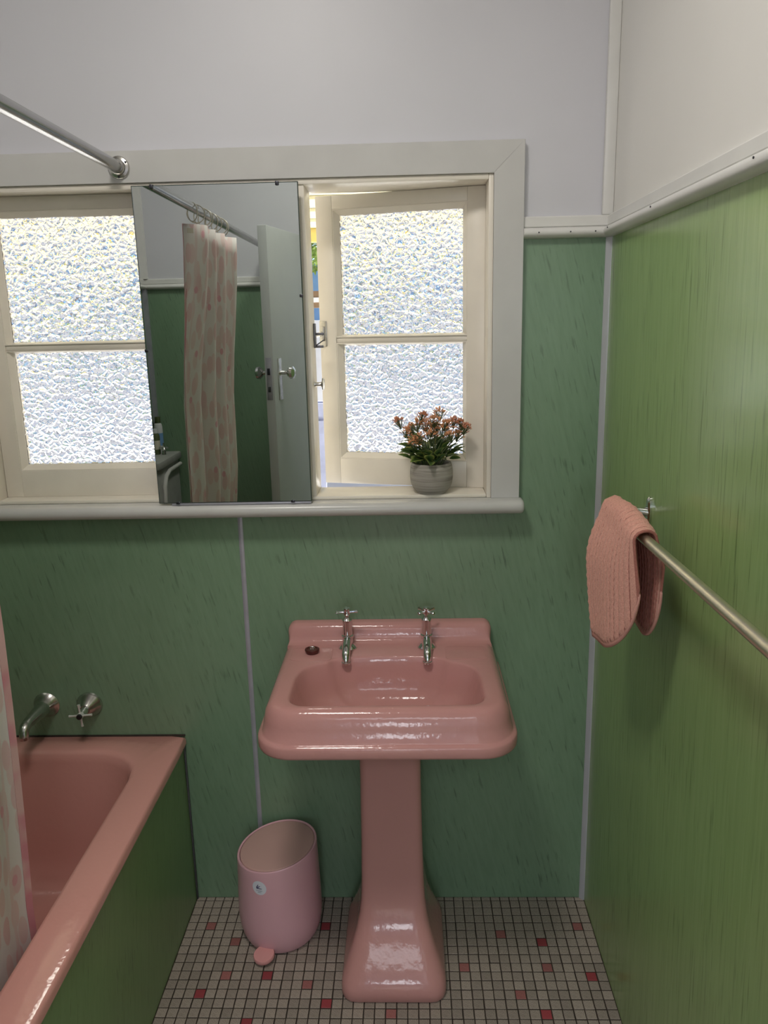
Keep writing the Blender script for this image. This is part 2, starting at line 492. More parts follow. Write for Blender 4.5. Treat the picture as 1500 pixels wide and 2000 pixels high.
child_panel('joint_strip', MB().prism([(JX - 0.006, 0.003), (JX - 0.006, -0.001), (JX - 0.003, -0.0025), (JX + 0.003, -0.0025), (JX + 0.006, -0.001), (JX + 0.006, 0.003)], 'z', 0.0, 1.104), M['alu'], wall_back, 'grey metal joint strip between the green panels')
child_panel('corner_strip', MB().prism([(XR - 0.012, 0.0), (XR - 0.012, -0.003), (XR - 0.003, -0.012), (XR, -0.012), (XR, 0.0)], 'z', 0.0, 1.729), M['white_strip'], wall_back, 'pale corner strip under the dado moulding')
child_panel('corner_cover', MB().box(XR - 0.025, XR, -0.012, 0, 1.776, ZC, 0.003), M['trim'], wall_back, 'white timber cover strip in the upper corner')

w = MB().box(XR + 0.004, XR + 0.1, YO, 0.004, 0, DZ).box(XR, XR + 0.1, YO, 0.0, DZ, ZC)
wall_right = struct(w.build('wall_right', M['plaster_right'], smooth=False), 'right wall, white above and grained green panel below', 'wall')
child_panel('panel', MB().box(XR, XR + 0.004, YO, 0.0, 0.0, DZ + 0.01), M['green_right'], wall_right, smooth=False)
w = MB().box(XL - 0.1, XL - 0.004, YO, 0.004, 0, DZ).box(XL - 0.1, XL, YO, 0.0, DZ, ZC)
wall_left = struct(w.build('wall_left', M['plaster'], smooth=False), 'left wall beyond the bath', 'wall')
child_panel('panel', MB().box(XL - 0.004, XL, YO, 0.0, 0.0, DZ + 0.01), M['green_back'], wall_left, smooth=False)
DX0, DX1, DH = -0.345, 0.40, 1.95            # doorway behind the camera
w = MB().box(XL - 0.1, DX0, YO - 0.1, YO - 0.004, 0, DZ).box(DX1, XR + 0.1, YO - 0.1, YO - 0.004, 0, DZ)
w.box(XL - 0.1, DX0, YO - 0.1, YO, DZ, ZC).box(DX1, XR + 0.1, YO - 0.1, YO, DZ, ZC).box(DX0, DX1, YO - 0.1, YO, DH, ZC)
wall_front = struct(w.build('wall_front', M['plaster'], smooth=False), 'wall with the doorway, seen in the mirror', 'wall')
child_panel('panel', MB().box(XL, DX0, YO - 0.004, YO, 0.0, DZ + 0.01), M['green_back'], wall_front, smooth=False)
child_panel('panel', MB().box(DX1, XR, YO - 0.004, YO, 0.0, DZ + 0.01), M['green_back'], wall_front, smooth=False)
child_panel('corner_strip', MB().box(XL, XL + 0.02, YO, YO + 0.02, 0, DZ), M['alu'], wall_front)
child_panel('corner_cover', MB().box(XL, XL + 0.03, YO, YO + 0.02, 1.776, ZC), M['trim'], wall_front)
ceil = struct(MB().box(XL - 0.1, XR + 0.1, -4.5, 0.12, ZC, ZC + 0.1).build('ceiling', M['ceiling'], smooth=False), 'white ceiling', 'ceiling')
# hall behind the camera, with the window that lights it
w = MB().box(-1.3, -1.2, -4.4, YO - 0.1, 0, ZC).box(0.9, 1.0, -4.4, YO - 0.1, 0, ZC)
w.box(-1.3, -0.62, -4.5, -4.4, 0, ZC).box(0.42, 1.0, -4.5, -4.4, 0, ZC).box(-0.62, 0.42, -4.5, -4.4, 0, 0.95).box(-0.62, 0.42, -4.5, -4.4, 2.3, ZC)
w.box(0.56, 1.0, YO - 0.1, YO - 0.05, 0, ZC)
struct(w.build('wall_hall', M['plaster'], smooth=False), 'white hall walls behind the doorway', 'wall')
struct(MB().box(-1.3, 1.0, -4.5, YO - 0.1, -0.1, 0).build('floor_hall', M['floor_hall'], smooth=False), 'brown hall floor behind the doorway', 'floor')

# dado mouldings: square fillet over a half round
def dado(name, label, axis, a0, a1, base, sgn):
    e = empty(name, (0, 0, 0)); struct(e, label, 'moulding')
    h0, h1, h2 = 1.729, 1.7525, 1.776
    half = [(0.0, h0)] + [(sgn * (0.006 + 0.018 * sin(pi * k / 10)), h0 + (h1 - h0) * (0.5 - 0.5 * cos(pi * k / 10))) for k in range(11)] + [(0.0, h1)]
    flat = [(0.0, h1), (sgn * 0.010, h1), (sgn * 0.012, h1 + 0.002), (sgn * 0.012, h2 - 0.003), (sgn * 0.009, h2), (0.0, h2)]
    for nm, pl in (('half_round', half), ('fillet', flat)):
        MB().prism([(base + p[0], p[1]) for p in pl], axis, a0, a1).build(nm, M['trim'], e)
    return e
dado('trim_1', 'short white dado moulding beside the window', 'x', 0.267, XR - 0.008, 0.0, -1)
dado('trim_2', 'long white dado moulding on the right wall', 'y', YO, -0.0, XR, -1)
dado('trim_3', 'white dado moulding on the wall seen in the mirror', 'x', XL, DX0 - 0.02, YO, 1)
dado('trim_4', 'white dado moulding on the left wall', 'y', YO, 0.0, XL, 1)
for x in (0.30, 0.37, 0.425): MB().lathe([(0.0017, 0), (0.0017, 0.0012)], (x, -0.0238, 1.7405), 8, (0, -1, 0)).build('nail_head', M['dark_metal'], bpy.data.objects['trim_1'])
for y in (-0.06, -0.37, -0.80): MB().lathe([(0.0017, 0), (0.0017, 0.0012)], (XR - 0.0238, y, 1.744), 8, (-1, 0, 0)).build('nail_head', M['dark_metal'], bpy.data.objects['trim_2'])

# ------------------------------------------------------------------ window casing, stool and frame
cas = empty('trim_5', (0, 0, 0)); struct(cas, 'white mitred timber casing round the window', 'casing')
CW = 0.067
def board(poly):        # poly in (x,z); mitred board 20 mm thick with an eased front
    cx = sum(p[0] for p in poly) / 4; cz = sum(p[1] for p in poly) / 4
    ins = [(p[0] + (0.0008 if p[0] < cx else -0.0008), p[1] + (0.0008 if p[1] < cz else -0.0008)) for p in poly]
    return MB().loft([[(p[0], 0.0, p[1]) for p in poly], [(p[0], -0.0192, p[1]) for p in poly], [(p[0], -0.020, p[1]) for p in ins]], True, True, True)
board([(WX1, WZ0), (WX1 + CW, WZ0), (WX1 + CW, WZ1 + CW), (WX1, WZ1)]).build('side_board', M['casing'], cas)
board([(WX0 - CW, WZ0), (WX0, WZ0), (WX0, WZ1), (WX0 - CW, WZ1 + CW)]).build('side_board', M['casing'], cas)
board([(WX0, WZ1), (WX1, WZ1), (WX1 + CW, WZ1 + CW), (WX0 - CW, WZ1 + CW)]).build('head_board', M['casing'], cas)

sill_prof = [(0.0, 1.103), (-0.042, 1.103)] + [(-0.042 - 0.0165 * sin(pi * k / 8), 1.1195 - 0.0165 * cos(pi * k / 8)) for k in range(9)] + [(0.0, 1.136)]
sm = MB()
# rounded right-hand end: shrink the profile as it nears the end
xs = [WX0 - CW - 0.01] + [0.266 + 0.010 * sin(k / 5 * pi / 2) for k in range(6)]
rings = []
for i, x in enumerate(xs):
    t = 0 if i <= 1 else (1 - cos((i - 1) / 5 * pi / 2))
    rings.append([(x, p[0] * (1 - 0.16 * t), lerp(p[1], 1.1195, 0.40 * t)) for p in sill_prof])
sm.loft(rings, True, True, True)
struct(sm.build('trim_6', M['casing']), 'white bullnosed window sill board', 'sill')

fr = empty('window_1', (0, 0, 0)); struct(fr, 'cream painted timber window frame', 'window frame')
MB().box(0.189, WX1, -0.014, 0.10, WZ0, WZ1, 0.002).build('jamb', M['sash'], fr)
MB().box(WX0, -1.011, -0.014, 0.10, WZ0, WZ1, 0.002).build('jamb', M['sash'], fr)
MB().box(-1.011, 0.189, -0.014, 0.10, 1.856, WZ1, 0.002).build('head', M['sash'], fr)
MB().box(-1.011, 0.189, -0.012, 0.10, WZ0, 1.1455, 0.003).build('bottom_ledge', M['sash'], fr)
MB().box(-0.555, -0.222, -0.010, 0.095, 1.1455, 1.856, 0.002).build('mullion', M['sash'], fr)
MB().box(-0.222, 0.189, 0.098, 0.116, 1.856, 1.862).build('head_stop', M['sash'], fr)
# hardware on the mullion edge of the open light: round knob and dark latch keep
kb = MB().lathe([(0.0, 0.0), (0.0065, 0.0), (0.0065, 0.003), (0.0052, 0.006), (0.0052, 0.016), (0.007, 0.018), (0.0145, 0.0195), (0.0150, 0.022), (0.011, 0.0245), (0.0, 0.0255)], (-0.222, 0.035, 1.412), 20, (1, 0, 0))
o = kb.build('stay_knob', M['chrome_worn'], fr); o['label'] = 'round chrome knob on the window mullion'
kp = MB().box(-0.222, -0.2175, 0.060, 0.082, 1.497, 1.555, 0.001).box(-0.2175, -0.200, 0.066, 0.078, 1.497, 1.503, 0.001).box(-0.2175, -0.197, 0.066, 0.076, 1.527, 1.533, 0.001)
kp.tube([(-0.2175, 0.072, 1.503), (-0.198, 0.072, 1.516)], 0.0016, 6)
o = kp.build('latch_keep', M['keep'], fr); o['label'] = 'dark metal latch keep'

def sash(name, label, w, h, x0, e_loc, rz, swap):
    """two-pane casement, local x from x0 to x0+w, local y 0 (room face) .. 0.036, z 0..h"""
    e = empty(name, e_loc); struct(e, label, 'window sash')
    e.rotation_euler = (0, 0, rz)
    st, tr, br_, mb0, mb1 = 0.0425, 0.031, 0.066, h * 0.5 + 0.005, h * 0.5 + 0.019
    T = 0.036
    m = M['sash']
    MB().box(x0, x0 + st, 0, T, 0, h, 0.0015).build('stile', m, e)
    MB().box(x0 + w - st, x0 + w, 0, T, 0, h, 0.0015).build('stile', m, e)
    MB().box(x0 + st, x0 + w - st, 0, T, 0, br_, 0.001).build('rail', m, e)
    MB().box(x0 + st, x0 + w - st, 0, T, h - tr, h, 0.001).build('rail', m, e)
    MB().box(x0 + st, x0 + w - st, 0.004, T, mb0, mb1, 0.002).build('glazing_bar', m, e)
    for (z0, z1, nm, et, eb) in ((br_, mb0, 'lower', 0.006, 0.014), (mb1, h - tr, 'upper', 0.014, 0.006)):
        xa, xb = x0 + st, x0 + w - st
        bd = 0.013
        g = MB()
        ya, yb = 0.019, 0.024
        # pane: bumped room face, plain other faces
        g.add([(xa, ya, z0), (xb, ya, z0), (xb, ya, z1), (xa, ya, z1)], [(0, 1, 2, 3)], 0)
        g.add([(xa, ya, z0), (xb, ya, z0), (xb, ya, z1), (xa, ya, z1), (xa, yb, z0), (xb, yb, z0), (xb, yb, z1), (xa, yb, z1)],
              [(5, 4, 7, 6), (0, 4, 5, 1), (1, 5, 6, 2), (2, 6, 7, 3), (3, 7, 4, 0)], 1)
        bm = bmesh.new()
        me = g.mesh('pane', [M['glass'], M['glass_back']], smooth=False)
        bm.from_mesh(me); bmesh.ops.remove_doubles(bm, verts=bm.verts, dist=1e-6); bmesh.ops.recalc_face_normals(bm, faces=bm.faces); bm.to_mesh(me); bm.free()
        p = bpy.data.objects.new('pane', me); COL.objects.link(p); p.parent = e
        # glazing bead: chamfered ring round the pane
        def ring(ins_x, ins_t, ins_b, y): return [(xa + ins_x, y, z0 + ins_b), (xb - ins_x, y, z0 + ins_b), (xb - ins_x, y, z1 - ins_t), (xa + ins_x, y, z1 - ins_t)]
        r = MB().loft([ring(-0.0005, -0.0005, -0.0005, 0.0015), ring(0.002, 0.002, 0.002, 0.0015), ring(bd, et, eb, 0.0165), ring(bd, et, eb, 0.0188)])
        r.build('glazing_bead', m, p, smooth=False)
        r2 = MB().loft([ring(0.0, 0, 0, 0.0242), ring(bd, et, eb, 0.0242), ring(bd, et, eb, 0.030), ring(0.0, 0, 0, 0.034)])
        r2.build('glazing_bead', m, p, smooth=False)
    return e
SH = 0.710
sash('window_2', 'closed left window sash with two hammered glass panes', 0.450, SH, 0.0, (-1.010, 0.036, 1.1455), 0.0, False)
ws = sash('window_3', 'right window sash standing ajar behind the potted plant', 0.418, SH, -0.418, (0.189, 0.058, 1.1455), radians(-14), True)
lt = MB().box(-0.4185, -0.399, -0.003, 0.0, 0.352, 0.415, 0.001).box(-0.412, -0.404, -0.010, -0.002, 0.365, 0.402, 0.002)
lt.tube([(-0.408, -0.009, 0.384), (-0.430, -0.010, 0.380), (-0.446, -0.006, 0.382)], [0.006, 0.005, 0.006], 8)
lt.box(-0.447, -0.428, -0.012, -0.004, 0.364, 0.370, 0.001).box(-0.447, -0.428, -0.012, -0.004, 0.386, 0.392, 0.001)
o = lt.build('sash_latch', M['chrome_worn'], ws); o['label'] = 'worn chrome casement latch on the sash edge'
for z in (0.1, 0.6):
    MB().lathe([(0.004, -0.03), (0.004, 0.03)], (0.001, 0.038, z), 10).build('hinge', M['sash'], ws)

# ------------------------------------------------------------------ floor with mosaic tiles
fl = struct(MB().box(XL - 0.1, XR + 0.1, YO - 0.1, 0.12, -0.1, -0.0012).build('floor', M['grout'], smooth=False), 'mosaic tiled bathroom floor', 'floor')
TX, TY, T0X, T0Y = 0.02552, 0.0272, -0.606, 0.0138
def tile_mesh(name, mat, hx, hy):
    b = 0.0012; z0, z1 = -0.0012, 0.0
    R0 = [(-hx, -hy, z0), (hx, -hy, z0), (hx, hy, z0), (-hx, hy, z0)]
    R1 = [(p[0], p[1], z1 - 0.0006) for p in R0]
    R2 = [(-hx + b, -hy + b, z1), (hx - b, -hy + b, z1), (hx - b, hy - b, z1), (-hx + b, hy - b, z1)]
    return MB().loft([R0, R1, R2], True, False, True).mesh(name, mat, smooth=False)
HX, HY = TX / 2 - 0.0012, TY / 2 - 0.0012
TM = {k: [tile_mesh('tile', M[k], HX - random.uniform(0, .0004), HY - random.uniform(0, .0004)) for _ in range(3)] for k in ('tile_grey', 'tile_red', 'tile_pale')}
RED = {(36, 6), (40, 10), (9, 10), (3, 12), (15, 13), (35, 14), (8, 15), (14, 4)}
PALE = {(2, 4), (5, 6), (40, 4), (32, 5), (28, 9), (36, 9), (33, 12), (5, 10), (13, 11), (21, 14), (24, 18), (11, 20), (30, 19), (38, 22), (6, 24)}
def hidden(x, y):        # covered by the pedestal foot or the bin
    if -0.172 < x < 0.070 and y > -0.335: return True
    if (x + 0.35) ** 2 + (y + 0.115) ** 2 < 0.10 ** 2: return True
    if -0.43 < x < -0.26 and -0.115 < y: return True
    return False
cells = []
for j in range(0, 73):
    for i in range(0, 42):
        x = T0X + TX * (i + 0.5); y = T0Y - TY * (j + 0.5)
        if y < YO + 0.01: continue
        cells.append((i, j, x, y))
vis = sorted([c for c in cells if c[1] <= 15 and c[1] > 0 and not hidden(c[2], c[3]) and (c[2] > -0.60)], key=lambda c: (-c[1], abs(c[2])))
# red ones are always single parts; then the nearest rows
single = [c for c in vis if (c[0], c[1]) in RED or (c[0], c[1]) in PALE]
single += [c for c in vis if c not in single][:298 - len(single)]
sset = {(c[0], c[1]) for c in single}
stuff = {'tile_grey': MB(), 'tile_red': MB(), 'tile_pale': MB()}
SM = MB()
for (i, j, x, y) in cells:
    k = 'tile_red' if (i, j) in RED else 'tile_pale' if (i, j) in PALE else 'tile_grey'
    jx, jy = random.uniform(-.0004, .0004), random.uniform(-.0004, .0004)
    if (i, j) in sset:
        o = bpy.data.objects.new('tile', random.choice(TM[k])); COL.objects.link(o); o.parent = fl
        o.location = (x + jx, y + jy, random.uniform(-0.0002, 0.0002))
        o.rotation_euler = (0, 0, random.uniform(-0.012, 0.012))
        if k != 'tile_grey': o['label'] = 'red mosaic tile' if k == 'tile_red' else 'faded red mosaic tile'
    else:
        me = TM[k][0]
        mi = {'tile_grey': 0, 'tile_red': 1, 'tile_pale': 2}[k]
        vv = []
        for v in me.vertices:
            py = y + jy + v.co.y
            vv.append((x + jx + v.co.x, min(py, -0.0012), v.co.z))
        SM.add(vv, [tuple(p.vertices) for p in me.polygons], mi)
o = SM.build('far_tiles', [M['tile_grey'], M['tile_red'], M['tile_pale']], fl, smooth=False)
o['kind'] = 'stuff'; o['label'] = 'rest of the grey mosaic tiles'

# ------------------------------------------------------------------ pedestal wash basin
BX = -0.0525
sink = empty('pedestal_basin', (BX, -0.2, 0), 'pink vitreous china pedestal wash basin under the window', 'basin')
def at(o):                 # keep world coordinates under a moved parent
    o.matrix_parent_inverse = Matrix.Translation(-o.parent.location)
    return o
NN = 176; BC = (BX, -0.235)
def P(hw, yf, yb, rf, rb=0.012): return polar(rrect(BX - hw, BX + hw, yf, yb, (rf, rf, rb, rb), 10), BC, NN)
def lvl(pts, z): return [(p[0], p[1], z) for p in pts]
def opening(hw, yf, yb, bow, rf, rb):
    """bowl outline: straight front, bowed back edge between the two soap platforms"""
    pts = []
    for k in range(9):                      # front left corner -> front right
        a = pi + k / 8 * pi / 2; pts.append((BX - hw + rf + rf * cos(a), yf + rf + rf * sin(a)))
    for k in range(9):
        a = 1.5 * pi + k / 8 * pi / 2; pts.append((BX + hw - rf + rf * cos(a), yf + rf + rf * sin(a)))
    # right side up to the round shoulder, a notch beside the soap platform, then the bow; mirrored
    k_ = hw / 0.2095
    raw = [(0.2095, -0.300), (0.2090, -0.245), (0.2060, -0.222), (0.1990, -0.200), (0.1880, -0.184), (0.1740, -0.172), (0.1600, -0.1655), (0.1480, -0.1615), (0.1400, -0.154), (0.1330, -0.145), (0.1200, -0.138), (0.0850, -0.130), (0.0450, -0.1265), (0.0, -0.1255)]
    rs = [(p[0] * k_, yb + bow + (p[1] + 0.1255) * (yb + bow - yf) / 0.2520) for p in raw]
    pts += [(BX + p[0], p[1]) for p in rs]
    pts += [(BX - p[0], p[1]) for p in reversed(rs[:-1])]
    return polar(pts, BC, NN)
b = MB()
rings = [
    lvl(P(0.130, -0.330, -0.06, 0.05), 0.664),
    lvl(P(0.225, -0.385, -0.02, 0.07), 0.672),
    lvl(P(0.268, -0.424, -0.004, 0.075), 0.678),
    lvl(P(0.2755, -0.431, -0.002, 0.078), 0.682),
    lvl(P(0.2775, -0.433, -0.002, 0.080), 0.687),
    lvl(P(0.2770, -0.432, -0.002, 0.080), 0.703),
    lvl(P(0.2750, -0.430, -0.002, 0.078), 0.7075),
    lvl(P(0.2700, -0.4250, -0.002, 0.075), 0.7092),
    lvl(P(0.2670, -0.4220, -0.002, 0.074), 0.7125),
    lvl(P(0.2625, -0.4150, -0.002, 0.070), 0.740),
    lvl(P(0.2590, -0.4100, -0.002, 0.066), 0.757),
    lvl(P(0.2530, -0.4035, -0.002, 0.062), 0.768),
    lvl(P(0.2460, -0.3965, -0.002, 0.056), 0.7745),
    lvl(P(0.2380, -0.3890, -0.002, 0.050), 0.777),
    lvl(opening(0.2140, -0.3795, -0.123, 0.0, 0.040, 0), 0.7766),
    lvl(opening(0.2105, -0.3765, -0.1255, 0.0, 0.040, 0), 0.7750),
    lvl(opening(0.2080, -0.3740, -0.1275, 0.0, 0.040, 0), 0.7715),
    lvl(opening(0.2050, -0.3715, -0.130, 0.0, 0.041, 0), 0.7620),
    lvl(opening(0.1980, -0.3650, -0.135, 0.0, 0.045, 0), 0.7400),
    lvl(opening(0.1850, -0.3520, -0.143, 0.0, 0.050, 0), 0.7080),
    lvl(opening(0.1620, -0.3320, -0.156, 0.0, 0.055, 0), 0.6850),
    lvl(opening(0.1250, -0.3050, -0.175, 0.0, 0.050, 0), 0.6710),
    lvl(opening(0.0700, -0.2700, -0.205, 0.0, 0.028, 0), 0.6655),
]
b.loft(rings, True, True, True)
# splashback along the wall
def RX(hw, z1, r): return rrect(BX - hw, BX + hw, 0.755, z1, (0.004, 0.004, r, r), 8)
sb = []
for (y, hw, z1, r) in ((-0.001, 0.2555, 0.822, 0.022), (-0.018, 0.2555, 0.822, 0.022), (-0.024, 0.2545, 0.820, 0.021), (-0.030, 0.2525, 0.815, 0.020), (-0.034, 0.2510, 0.808, 0.018), (-0.038, 0.2510, 0.795, 0.012), (-0.041, 0.2515, 0.784, 0.006), (-0.048, 0.2525, 0.7785, 0.003), (-0.060, 0.2530, 0.7768, 0.002)):
    sb.append([(p[0], y, p[1]) for p in RX(hw, z1, r)])
b.loft(sb, True, True, True)
# low soap platforms
for sx in (-1, 1):
    q = rrect(BX + sx * 0.186 - 0.050, BX + sx * 0.186 + 0.050, -0.150, -0.075, 0.012, 5)
    q2 = [(lerp(BX + sx * 0.186, p[0], 0.94), lerp(-0.1125, p[1], 0.94)) for p in q]
    b.loft([lvl(q, 0.7762), lvl(q, 0.7776), lvl(q2, 0.7783)], True, False, True)
at(b.build('basin', M['pink'], sink, angle=50))

pd = MB(); NP = 72; PCX = BX + 0.001
def PR(hw, yf, yb, r, z): return lvl(polar(rrect(PCX - hw, PCX + hw, yf, yb, (r, r, min(r, 0.02), min(r, 0.02)), 8), (PCX, (yf + yb) / 2), NP), z)
prings = [PR(0.121, -0.350, -0.062, 0.030, 0.0), PR(0.124, -0.3545, -0.060, 0.034, 0.006), PR(0.125, -0.3555, -0.060, 0.036, 0.022), PR(0.123, -0.353, -0.062, 0.036, 0.036),
          PR(0.1185, -0.345, -0.066, 0.036, 0.050), PR(0.109, -0.328, -0.072, 0.036, 0.072), PR(0.098, -0.305, -0.078, 0.034, 0.098), PR(0.089, -0.283, -0.082, 0.030, 0.125),
          PR(0.082, -0.264, -0.085, 0.026, 0.155), PR(0.078, -0.252, -0.087, 0.022, 0.190), PR(0.0755, -0.245, -0.088, 0.018, 0.240), PR(0.0735, -0.241, -0.09, 0.016, 0.34), PR(0.0715, -0.239, -0.09, 0.015, 0.50),
          PR(0.0715, -0.241, -0.09, 0.015, 0.60), PR(0.076, -0.250, -0.085, 0.018, 0.655), PR(0.082, -0.258, -0.08, 0.02, 0.672)]
pd.loft(prings, True, True, True)
at(pd.build('pedestal', M['pink'], sink, angle=50))

def pillar_tap(x, y, rz):
    """body part plus handle, spout and flange as sub-parts"""
    body = MB().lathe([(0.0135, 0.0), (0.0135, 0.010), (0.0125, 0.014), (0.0125, 0.026), (0.0145, 0.030), (0.0145, 0.033), (0.0115, 0.035), (0.0120, 0.040), (0.0114, 0.064), (0.0122, 0.068), (0.0122, 0.073), (0.0085, 0.078), (0.0045, 0.081), (0.0040, 0.095), (0.0, 0.095)], (0, 0, 0), 24)
    t = body.build('tap', M['chrome'], sink)
    t.matrix_parent_inverse = Matrix.Translation(-sink.location)
    t.location = (x, y, 0.7772)
    MB().lathe([(0.0, 0.0), (0.0232, 0.0), (0.0232, 0.003), (0.0195, 0.007), (0.0146, 0.011)], (0, 0, 0), 28).build('flange', M['chrome'], t)
    sp = MB().tube([(0, -0.006, 0.018), (0, -0.022, 0.022), (0, -0.042, 0.0195), (0, -0.058, 0.013), (0, -0.066, 0.004), (0, -0.068, -0.008)], [0.0130, 0.0122, 0.0108, 0.0102, 0.0098, 0.0096], 14)
    sp.lathe([(0.0096, 0.0), (0.0112, -0.001), (0.0112, -0.006), (0.0085, -0.007), (0.008, -0.004)], (0, -0.068, -0.006), 14)
    sp.build('spout', M['chrome'], t)
    h = MB().lathe([(0.0, 0.086), (0.0072, 0.086), (0.0078, 0.091), (0.0072, 0.097), (0.0082, 0.099), (0.0076, 0.103), (0.0, 0.1045)], (0, 0, 0), 18)
    for k in range(4):
        a = rz + k * pi / 2
        d = Vector((cos(a), sin(a), 0.06)).normalized()
        h.lathe([(0.0030, 0.006), (0.0028, 0.012), (0.0034, 0.021), (0.0042, 0.0255), (0.0030, 0.0268), (0.0, 0.027)], (0, 0, 0.0925), 10, d)
    h.build('cross_handle', M['chrome'], t)
    return t
pillar_tap(-0.1535, -0.076, radians(6))
pillar_tap(0.0400, -0.076, radians(43))

pl = empty('basin_plug', (-0.238, -0.108, 0.7785), 'dark red rubber basin plug resting left of the left tap', 'plug')
MB().lathe([(0.0, 0.0), (0.0150, 0.0), (0.0172, 0.006), (0.0178, 0.0085), (0.0172, 0.0105), (0.0135, 0.0108), (0.0125, 0.0092), (0.0, 0.0092)], (0, 0, 0), 26).build('stopper', M['rubber'], pl)
rp = [(0.006 * cos(a), 0.0, 0.0125 + 0.0035 * sin(a)) for a in [2 * pi * k / 14 for k in range(15)]]
MB().tube(rp, 0.0011, 6).lathe([(0.003, 0.009), (0.003, 0.0105), (0.0, 0.011)], (0, 0, 0), 10).build('ring', M['chrome'], pl)

# ------------------------------------------------------------------ bath
bath = empty('bathtub', (-0.96, -0.75, 0), 'pink enamel bathtub with green panelled side', 'bathtub')
BY = -1.60
bm_ = MB(); NB = 160; TC = (-0.92, -0.78)
def TB(x0, x1, y0, y1, r, z): return lvl(polar(rrect(x0, x1, y0, y1, r, 10), TC, NB), z)
X1 = -0.597
tr_ = [TB(XL + 0.006, X1 - 0.004, BY, -0.003, 0.006, 0.476), TB(XL + 0.004, X1, BY, -0.002, 0.006, 0.478), TB(XL + 0.004, X1, BY, -0.002, 0.008, 0.492), TB(XL + 0.005, X1 - 0.002, BY + 0.002, -0.003, 0.010, 0.4975), TB(XL + 0.008, X1 - 0.006, BY + 0.005, -0.006, 0.012, 0.5005),
       TB(XL + 0.045, -0.674, -1.525, -0.066, 0.125, 0.5000), TB(XL + 0.052, -0.681, -1.517, -0.074, 0.125, 0.4980), TB(XL + 0.056, -0.6855, -1.511, -0.080, 0.125, 0.4900), TB(XL + 0.060, -0.690, -1.505, -0.084, 0.125, 0.470),
       TB(XL + 0.085, -0.715, -1.36, -0.105, 0.14, 0.22), TB(XL + 0.10, -0.735, -1.32, -0.118, 0.15, 0.155), TB(XL + 0.13, -0.775, -1.27, -0.150, 0.15, 0.122), TB(XL + 0.17, -0.83, -1.2, -0.21, 0.12, 0.112)]
bm_.loft(tr_, True, False, True)
at(bm_.build('tub', M['pink_bath'], bath, angle=50))
at(MB().box(-0.620, -0.6065, BY, -0.0035, 0.0, 0.478).build('side_panel', M['green_bath'], bath, smooth=False))['label'] = 'green marbled bath side panel'
at(MB().box(-0.6065, -0.6015, -0.009, -0.0028, 0.0, 0.470, 0.0015).build('edge_strip', M['dark_alu'], bath))['label'] = 'grey edging strip'
at(MB().box(XL + 0.01, -0.60, -0.0045, -0.0002, 0.4985, 0.5040, 0.0015).build('sealant', M['grout'], bath))
at(MB().box(XL + 0.004, -0.6065, BY - 0.03, BY, 0, 0.50).build('end_panel', M['green_bath'], bath, smooth=False))

sp = empty('bath_spout', (-0.962, 0, 0.592), 'chrome bath spout with round flange beside the shower curtain', 'bath spout')
MB().lathe([(0.0, 0.0), (0.0345, 0.0), (0.0345, 0.002), (0.030, 0.006), (0.024, 0.016), (0.018, 0.028), (0.0145, 0.040)], (0, 0, 0), 32, (0, -1, 0)).build('flange', M['chrome_worn'], sp)
q = MB().tube([(0, -0.02, 0), (0, -0.06, 0.002), (0, -0.105, 0.004), (0, -0.122, 0.001), (0, -0.131, -0.008), (0, -0.133, -0.020)], [0.0200, 0.0175, 0.0135, 0.0128, 0.0120, 0.0112], 18)
q.lathe([(0.0118, 0.0), (0.0118, 0.008), (0.009, 0.009)], (0, -0.133, -0.026), 18).build('spout', M['chrome_worn'], sp)
tp = empty('bath_tap', (-0.847, 0, 0.592), 'chrome wall tap with cross handle and black cap above the bath rim', 'bath tap')
MB().lathe([(0.0, 0.0), (0.0345, 0.0), (0.0345, 0.002), (0.031, 0.007), (0.024, 0.018), (0.017, 0.029), (0.013, 0.034)], (0, 0, 0), 32, (0, -1, 0)).build('flange', M['chrome_worn'], tp)
MB().lathe([(0.0105, 0.030), (0.0100, 0.044), (0.0075, 0.048), (0.0055, 0.062)], (0, 0, 0), 18, (0, -1, 0)).build('spindle', M['chrome'], tp)
h = MB().lathe([(0.0, 0.056), (0.0078, 0.056), (0.0085, 0.062), (0.0078, 0.068), (0.0, 0.068)], (0, 0, 0), 18, (0, -1, 0))
for k in range(4):
    a = k * pi / 2 + radians(4)
    h.lathe([(0.0027, 0.006), (0.0025, 0.02), (0.0033, 0.030), (0.0, 0.031)], (0, -0.062, 0), 10, (cos(a), 0, sin(a)))
h.build('cross_handle', M['satin'], tp)
MB().lathe([(0.0072, 0.067), (0.0076, 0.071), (0.0060, 0.074), (0.0, 0.075)], (0, 0, 0), 18, (0, -1, 0)).build('cap', M['black'], tp)['label'] = 'black cap'

# ------------------------------------------------------------------ pedal bin
BCX, BCY = -0.3505, -0.115
pb = empty('pedal_bin', (BCX, BCY, 0), 'pink plastic pedal bin with slanted lid beside the pedestal', 'bin')
def ztop(a, r): return 0.252 + 0.146 * r * cos(a) + 0.030 * r * sin(a)
def Rz(z):
    prof = [(0.0, 0.088), (0.006, 0.093), (0.020, 0.100), (0.045, 0.1058), (0.075, 0.1080), (0.13, 0.1068), (0.19, 0.1045), (0.26, 0.1025), (0.32, 0.1010)]
    for (z0, r0), (z1, r1) in zip(prof, prof[1:]):
        if z <= z1: return lerp(r0, r1, (z - z0) / (z1 - z0))
    return prof[-1][1]
NC = 64
bb = MB(); rings = []
for zl in (0.001, 0.006, 0.014, 0.026, 0.042, 0.060, 0.080, 0.105, 0.14, 0.18, 0.21):
    rings.append([(Rz(zl) * cos(2 * pi * k / NC), Rz(zl) * sin(2 * pi * k / NC), zl) for k in range(NC)])
